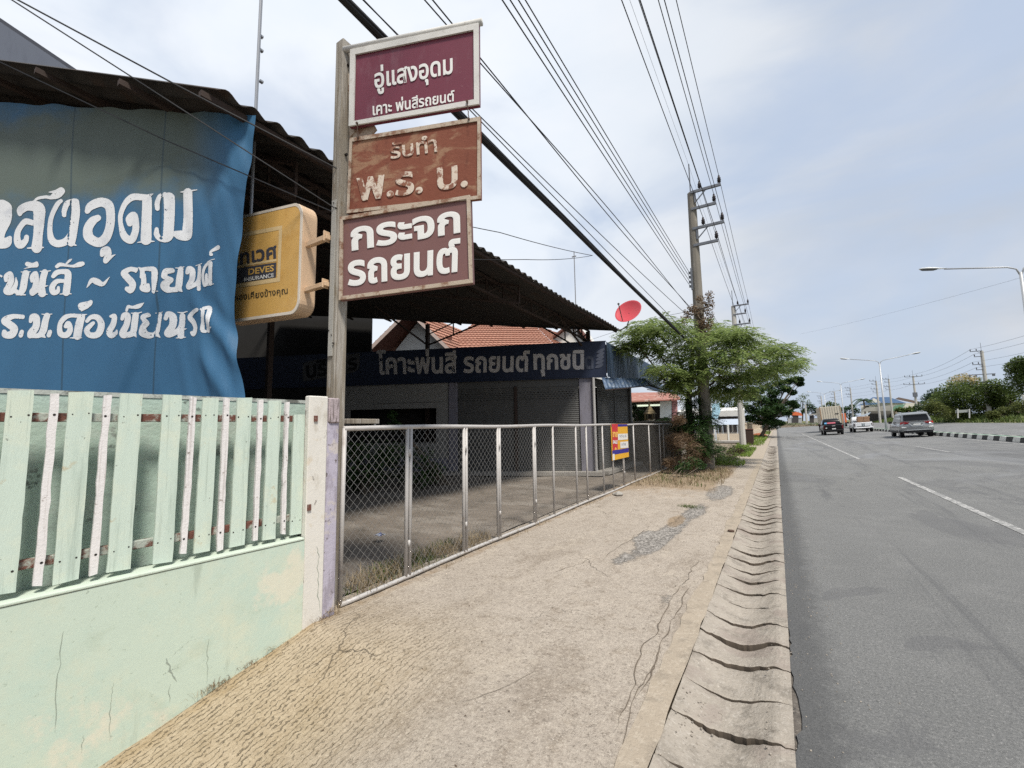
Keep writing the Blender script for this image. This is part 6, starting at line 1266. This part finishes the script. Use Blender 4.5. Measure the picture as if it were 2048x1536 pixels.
us = np.linspace(0, 1, 25); b.grid(lambda u, v: A*(1-u)+B_*u+np.array([0, v*5, 0])+np.array([0, 0, -A[2]*(1-u)-B_[2]*u+(0, .95, 1.05, .2)[int(round(v*3))]*(.8+.4*float(vnoise(u*30, v, 1, 3)))]), us, [0, 1/3, 2/3, 1]); b.build('earth', m_earth, h, smooth=True)
c = np.array([A*(1-u)+B_*u+np.array([0, 1.5, -A[2]*(1-u)-B_[2]*u+1.0]) for u in np.linspace(0, .9, 12)]); V, F = leaf_cloud(c, np.full(12, 1.0), 700, .35, .5, .5); mesh_obj('scrub', V, F, m_lf3, h)
rb = thing('roadside_board', 'small grey board on two white posts in front of the verge trees', 'sign', at_d(1922, 838, 55)*[1, 1, 0]+[0, 0, 1.9])
quadp(rb, 'board', [(1911, 820.5), (1937, 819), (1937, 824), (1911, 826.5)], 55, mat('board_grey', (.33, .35, .33), .6), .06)
for x in (1916, 1939): 
    b = MB(); b.tube([at_d(x, 836, 54.9), at_d(x-.5, 818, 54.9)], .07, 6); b.build('post', m_hw, rb)
b = MB(); b.tube([at_d(2050, 822, 50)-[0, 0, .4], at_d(2047, 790, 50)], .16, 8); setp(b.build('white_post', m_hw, origin=at_d(2050, 822, 50)), 'thick white post at the right edge of the verge', 'post')

# ================================================================== VEHICLES (built facing +Y, origin at the middle of the rear edge on the road)
m_tyre = mat('tyre', (.018, .018, .018), .8, .2, 10); m_rim = mat('wheel_rim', (.35, .35, .36), .35, .05, 6, metal=.6); m_glass = mat('car_glass', (.010, .011, .014), .18, .1, 3, spec=.25); m_red_l = mat('tail_lamp', (.42, .015, .02), .25, .1, 6, spec=.5); m_plate = mat('plate', (.70, .70, .68), .5); m_blk = mat('black_trim', (.02, .02, .021), .6); m_chr = mat('bright_trim', (.72, .73, .74), .2, .05, 6, metal=.7)
def paint(name, c, metal=0., coat=.5): 
    t = NT(name); t.out(c, .3, .5 if coat > .2 else .25, metal); t.b.inputs['Coat Weight'].default_value = coat; t.b.inputs['Coat Roughness'].default_value = .08; return t.m
def loft(secs):                                                 # secs: (y, half width bottom, half width middle, half width top, z bottom, z middle, z top)
    V = []
    for y, a, m_, t, z0, z1_, z2 in secs:
        r = (z2-z0)*.08
        V += [(-a*.8, y, z0), (-a, y, z0+r), (-m_, y, z1_), (-t, y, z2-r), (-t*.86, y, z2), (t*.86, y, z2), (t, y, z2-r), (m_, y, z1_), (a, y, z0+r), (a*.8, y, z0)]
    n = 10; F = [(i*n+k, (i+1)*n+k, (i+1)*n+(k+1) % n, i*n+(k+1) % n) for i in range(len(secs)-1) for k in range(n)]+[tuple(range(n)), tuple((len(secs)-1)*n+k for k in range(n-1, -1, -1))]
    return V, F
def part(name, V, F, mt, p, sm=False, bev=0):
    o = mesh_obj(name, V, F, mt, p, sm, local=True)
    if bev: bevel(o, bev, 3)
    return o
def lbox(name, lo, hi, mt, p, bev=.01): b = MB(); b.box(lo, hi); return part(name, b.v, b.f, mt, p, bev=bev)
def lquad(name, Q, off, mt, p): b = MB(); b.prism(Q, off); return part(name, b.v, b.f, mt, p)
def wheels(t, ys, r, hw, w=.24):
    for y in ys:
        for s_ in (-1, 1):
            M = Matrix.Rotation(R(90), 3, 'Y'); b = MB(); b.lathe([(r*.62, -w/2), (r*.93, -w/2), (r, -w/2+.04), (r, w/2-.04), (r*.93, w/2), (r*.62, w/2)], (s_*(hw-w/2+.01), y, r), 20, M); wo = part('wheel', b.v, b.f, m_tyre, t, True)
            b = MB(); b.lathe([(r*.62, 0), (r*.55, .012), (.06, .02)], (s_*(hw+.012), y, r), 14, Matrix.Rotation(R(90*s_), 3, 'Y')); o = mesh_obj('rim', b.v, b.f, m_rim, wo, local=True)
            b = MB(); b.lathe([(r*1.16, -.01), (r*1.16, .012)], (s_*(hw-.012), y, r*1.02), 20, Matrix.Rotation(R(90), 3, 'Y')); part('wheel_arch', b.v, b.f, m_blk, t)
def veh(name, label, cat, x, y, rz=0, pitch=0):
    t = thing(name, label, cat, (x, y, road_z(x, y)), rz); t.rotation_euler = (0, -math.atan(.065) if x > 3 else 0, rz); return t
# silver sport-utility car
t = veh('silver_car', 'silver-grey sport utility car with slim red tail lamps driving away beside the median', 'car', 8.75, 42.0, R(-1))
ms = paint('silver_paint', (.27, .28, .285), .4)
V, F = loft([(.0, .80, .86, .80, .52, .85, 1.06), (.12, .88, .925, .87, .42, .80, 1.10), (.6, .90, .935, .90, .38, .8, 1.10), (3.2, .90, .935, .90, .36, .8, 1.08), (4.2, .88, .92, .84, .40, .75, 1.02), (4.7, .72, .80, .68, .50, .7, .86)]); part('body', V, F, ms, t, True)
V, F = loft([(.05, .84, .82, .76, 1.02, 1.2, 1.30), (.14, .86, .80, .70, 1.02, 1.4, 1.70), (.40, .86, .80, .70, 1.02, 1.45, 1.80), (1.6, .87, .80, .70, 1.02, 1.45, 1.84), (2.7, .87, .80, .68, 1.02, 1.42, 1.78), (3.6, .84, .80, .74, 1.0, 1.05, 1.10)]); part('cabin', V, F, ms, t, True)
lquad('rear_window', [(-.70, .035, 1.22), (.70, .035, 1.22), (.66, .10, 1.62), (-.66, .10, 1.62)], (0, -.035, .0), m_glass, t); lquad('spoiler', [(-.70, -.02, 1.66), (.70, -.02, 1.66), (.68, .25, 1.77), (-.68, .25, 1.77)], (0, 0, .045), ms, t)
for s_ in (-1, 1):
    lquad('side_window', [(s_*.835, .45, 1.14), (s_*.845, 2.75, 1.14), (s_*.725, 2.5, 1.66), (s_*.73, .5, 1.68)], (s_*.02, 0, 0), m_glass, t); lquad('side_window', [(s_*.83, .18, 1.2), (s_*.835, .40, 1.2), (s_*.735, .44, 1.62), (s_*.75, .22, 1.6)], (s_*.02, 0, 0), m_glass, t)
    lquad('tail_lamp', [(s_*.90, .1, .98), (s_*.90, .1, 1.13), (s_*.72, -.01, 1.13), (s_*.42, -.01, 1.085), (s_*.42, -.01, 1.06), (s_*.70, -.01, 1.0)], (0, -.03, 0), m_red_l, t)
    lquad('reflector', [(s_*.86, .02, .72), (s_*.86, .02, .82), (s_*.66, -.01, .80), (s_*.58, -.01, .72)], (0, -.02, 0), m_plate, t)
    lbox('mirror', (s_*.93-.0, 2.75, 1.05) if s_ > 0 else (-1.13, 2.75, 1.05), (1.13, 2.95, 1.22) if s_ > 0 else (-.93, 2.95, 1.22), m_blk, t, .03); b = MB(); b.tube([(s_*.62, .45, 1.82), (s_*.62, 1.0, 1.88), (s_*.60, 2.3, 1.87), (s_*.6, 2.6, 1.80)], .02, 6); part('roof_rail', b.v, b.f, m_chr, t)
lquad('chrome_strip', [(-.42, -.01, 1.045), (.42, -.01, 1.045), (.38, -.01, 1.075), (-.38, -.01, 1.075)], (0, -.03, 0), m_chr, t); lquad('plate_recess', [(-.42, 0, 1.04), (-.26, 0, .86), (.26, 0, .86), (.42, 0, 1.04)], (0, -.02, 0), paint('recess_grey', (.2, .21, .21)), t)
lquad('recess_trim', [(-.47, 0, 1.03), (-.42, 0, 1.03), (-.24, 0, .86), (.24, 0, .86), (.42, 0, 1.03), (.47, 0, 1.03), (.27, 0, .82), (-.27, 0, .82)], (0, -.03, 0), m_chr, t); lbox('licence_plate', (-.2, -.035, .90), (.2, -.02, .99), m_plate, t, .004)
lquad('bumper_trim', [(-.84, .06, .50), (-.62, -.02, .565), (.62, -.02, .565), (.84, .06, .50), (.62, -.02, .53), (-.62, -.02, .53)], (0, -.03, 0), m_chr, t); lbox('lower_cladding', (-.935, .6, .36), (.935, 4.1, .50), m_blk, t, .03); lbox('under_bumper', (-.78, .0, .34), (.78, .5, .52), m_blk, t, .03)
b = MB(); b.lathe([(.02, -.1), (.33, -.1), (.36, 0), (.33, .1), (.02, .1)], (.28, .75, .40), 18); part('spare_wheel', b.v, b.f, m_tyre, t); wheels(t, (.95, 3.7), .38, .90); lbox('sill', (-.92, 1.4, .33), (.92, 3.2, .42), m_blk, t, .02)
# pickups
def pickup(name, label, x, y, mp_, dark, rz=0):
    t = veh(name, label, 'pickup truck', x, y, rz)
    V, F = loft([(.0, .78, .85, .82, .58, .85, 1.08), (.1, .86, .91, .88, .52, .82, 1.12), (1.7, .88, .92, .89, .48, .8, 1.12), (3.6, .88, .92, .88, .46, .8, 1.08), (4.7, .86, .90, .82, .48, .75, 1.02), (5.2, .70, .78, .68, .55, .75, .9)]); part('body', V, F, mp_, t, True)
    V, F = loft([(1.65, .86, .83, .78, 1.05, 1.3, 1.45), (1.85, .86, .80, .70, 1.05, 1.45, 1.72), (2.2, .86, .79, .69, 1.05, 1.45, 1.80), (3.2, .86, .79, .68, 1.05, 1.42, 1.78), (4.1, .84, .80, .74, 1.02, 1.06, 1.1)]); part('cabin', V, F, mp_, t, True)
    lquad('rear_window', [(-.68, 1.66, 1.2), (.68, 1.66, 1.2), (.62, 1.83, 1.64), (-.62, 1.83, 1.64)], (0, -.04, 0), m_glass, t)
    lquad('bed', [(-.72, .12, 1.118), (.72, .12, 1.118), (.72, 1.6, 1.118), (-.72, 1.6, 1.118)], (0, 0, .012), m_blk, t)
    for s_ in (-1, 1):
        lquad('side_window', [(s_*.835, 1.95, 1.16), (s_*.845, 3.5, 1.14), (s_*.72, 3.1, 1.64), (s_*.735, 2.05, 1.64)], (s_*.02, 0, 0), m_glass, t); lquad('tail_lamp', [(s_*.89, .06, .70), (s_*.89, .06, 1.06), (s_*.74, -.0, 1.06), (s_*.74, .0, .70)], (0, -.03, 0), mat('dark_tail_lamp', (.13, .012, .014), .3) if dark else mat('smoked_lamp', (.10, .07, .07), .3), t)
        lbox('mirror', (.93, 3.3, 1.08) if s_ > 0 else (-1.13, 3.3, 1.08), (1.13, 3.45, 1.26) if s_ > 0 else (-.93, 3.45, 1.26), m_blk, t, .03); b = MB(); b.tube([(s_*.8, .15, 1.14), (s_*.8, 1.6, 1.14)], .025, 6); part('bed_rail', b.v, b.f, m_blk if dark else mp_, t)
    lquad('tailgate', [(-.70, -.004, .68), (.70, -.004, .68), (.70, -.004, 1.08), (-.70, -.004, 1.08)], (0, -.015, 0), mp_, t); lbox('bumper', (-.86, -.12, .46), (.86, .1, .60), m_blk if dark else mp_, t, .03); lbox('underside', (-.7, .1, .34), (.7, 4.6, .5), m_blk, t, .03)
    wheels(t, (1.15, 4.25), .38, .88); return t
t = pickup('black_pickup', 'black pickup truck with coloured stickers on its rear window driving in the left lane', 5.35, 58.5, paint('black_paint', (.006, .006, .007), 0, .12), True, R(0))
lbox('licence_plate', (-.17, -.15, .62), (.17, -.125, .73), m_plate, t, .004); lquad('sticker', [(-.40, 1.60, 1.24), (.38, 1.60, 1.24), (.36, 1.72, 1.46), (-.38, 1.72, 1.46)], (0, -.03, 0), mat('sticker_pink', (.45, .10, .14), .5, .3, 12), t); lquad('sticker', [(-.66, 1.60, 1.22), (-.42, 1.60, 1.22), (-.40, 1.70, 1.44), (-.60, 1.70, 1.44)], (0, -.03, 0), mat('sticker_blue', (.10, .32, .55), .5, .2, 8), t)
lquad('tailgate_badge', [(-.12, -.02, .98), (.16, -.02, .98), (.16, -.02, 1.02), (-.12, -.02, 1.02)], (0, -.006, 0), m_plate, t); lquad('reflector', [(-.72, -.02, .74), (-.58, -.02, .76), (-.58, -.02, .84), (-.72, -.02, .82)], (0, -.015, 0), m_plate, t)
for s_ in (-1, 1): lquad('mud_flap', [(s_*.72, .75, .2), (s_*.9, .75, .2), (s_*.9, .75, .5), (s_*.72, .75, .5)], (0, -.02, 0), m_blk, t)
wx, wy = 8.45, 62.5
t = pickup('white_pickup', 'white pickup truck carrying stacked brown cartons in the middle lane', wx, wy, paint('white_paint', (.68, .69, .70)), False, R(-1))
lquad('bumper_bar', [(-.84, -.1, .56), (-.5, -.14, .50), (.5, -.14, .50), (.84, -.1, .56), (.84, -.1, .62), (-.84, -.1, .62)], (0, -.03, 0), mat('bumper_white', (.65, .65, .66), .4), t); lquad('dark_lower', [(-.5, -.02, .6), (.5, -.02, .6), (.62, -.02, .70), (-.62, -.02, .70)], (0, -.02, 0), m_blk, t)
for q in (-.14, .02): lquad('tailgate_stripe', [(q, -.02, .72), (q+.11, -.02, .72), (q+.11, -.02, 1.0), (q, -.02, 1.0)], (0, -.006, 0), mat('stripe_grey', (.14, .17, .18), .5), t)
m_cart = mat('carton', (.30, .18, .11), .85, .12, 4, [((.42, .28, .18), 6, .5, .7, .5)]); zc = road_z(wx, wy)
for k, (dx, dz) in enumerate(((-.42, 0), (.12, 0), (-.44, .22), (.10, .22), (-.40, .44), (.14, .44))):
    b = MB(); b.box((wx+dx-.02, wy+.45, zc+1.14+dz), (wx+dx+.5, wy+1.45, zc+1.14+dz+.215)); setp(bevel(b.build('carton', m_cart, origin=(wx+dx, wy+.5, zc+1.14+dz)), .01), ('left' if k % 2 == 0 else 'right')+' brown carton in the '+('bottom', 'middle', 'top')[k//2]+' layer on the white pickup', 'carton', 'cartons on the white pickup')
# box truck ahead
t = veh('box_truck', 'truck with a tall beige ribbed cargo box driving ahead of the black pickup', 'truck', 6.55, 72.5, R(0)); m_cb = mat('cargo_beige', (.52, .47, .38), .7, .06, 2, [((.36, .31, .24), 3, .55, .7, .4, (2, 2, .3))])
b = MB(); b.box((-1.15, 0, 1.05), (1.15, 6.2, 3.45)); part('cargo_box', b.v, b.f, m_cb, t, bev=.03); b = MB()
for k in range(9): x = -1.08+k*.27; b.box((x-.03, -.035, 1.1), (x+.03, -.004, 3.4))
for k in range(20): 
    for s_ in (-1, 1): b.box((s_*1.155-.012, .1+k*.31, 1.1), (s_*1.155+.012, .2+k*.31, 3.4))
part('ribs', b.v, b.f, m_cb, t); lbox('corner_post', (-1.18, -.05, 1.0), (-1.07, .06, 3.48), mat('rust_post', (.30, .19, .11), .8), t); lbox('corner_post', (1.07, -.05, 1.0), (1.18, .06, 3.48), mat('tan_post', (.40, .30, .18), .8), t); lbox('vent', (.45, -.045, 2.35), (.85, -.03, 2.47), m_blk, t, .004)
lbox('chassis', (-.9, .1, .55), (.9, 8.2, 1.0), m_blk, t, .03); V, F = loft([(6.5, 1.0, 1.05, .98, .7, 1.5, 2.5), (7.6, 1.0, 1.05, .95, .7, 1.5, 2.6), (8.4, .98, 1.02, .9, .7, 1.4, 2.2), (8.6, .95, 1.0, .8, .7, 1.3, 1.7)]); part('cab', V, F, mat('cab_red', (.4, .08, .05), .4), t, True); wheels(t, (1.4, 2.6, 7.5), .48, 1.05, .3); lbox('bumper', (-1.1, -.08, .5), (1.1, .02, .62), m_blk, t, .02)
rv = veh('red_lorry', 'small orange-red lorry half hidden between the truck and the white pickup', 'truck', 10.3, 100, R(0)); b = MB(); b.box((-1.0, 0, .9), (.9, 4, 2.6)); part('cargo_box', b.v, b.f, m_or, rv, bev=.05); lbox('chassis', (-.85, 0, .5), (.8, 6, .9), m_blk, rv); V, F = loft([(4.2, .9, .95, .88, .6, 1.3, 2.1), (5.4, .9, .95, .85, .6, 1.3, 2.1), (5.9, .88, .9, .8, .6, 1.1, 1.4)]); part('cab', V, F, m_hw, rv, True); wheels(rv, (1.0, 5.0), .42, .9, .28)
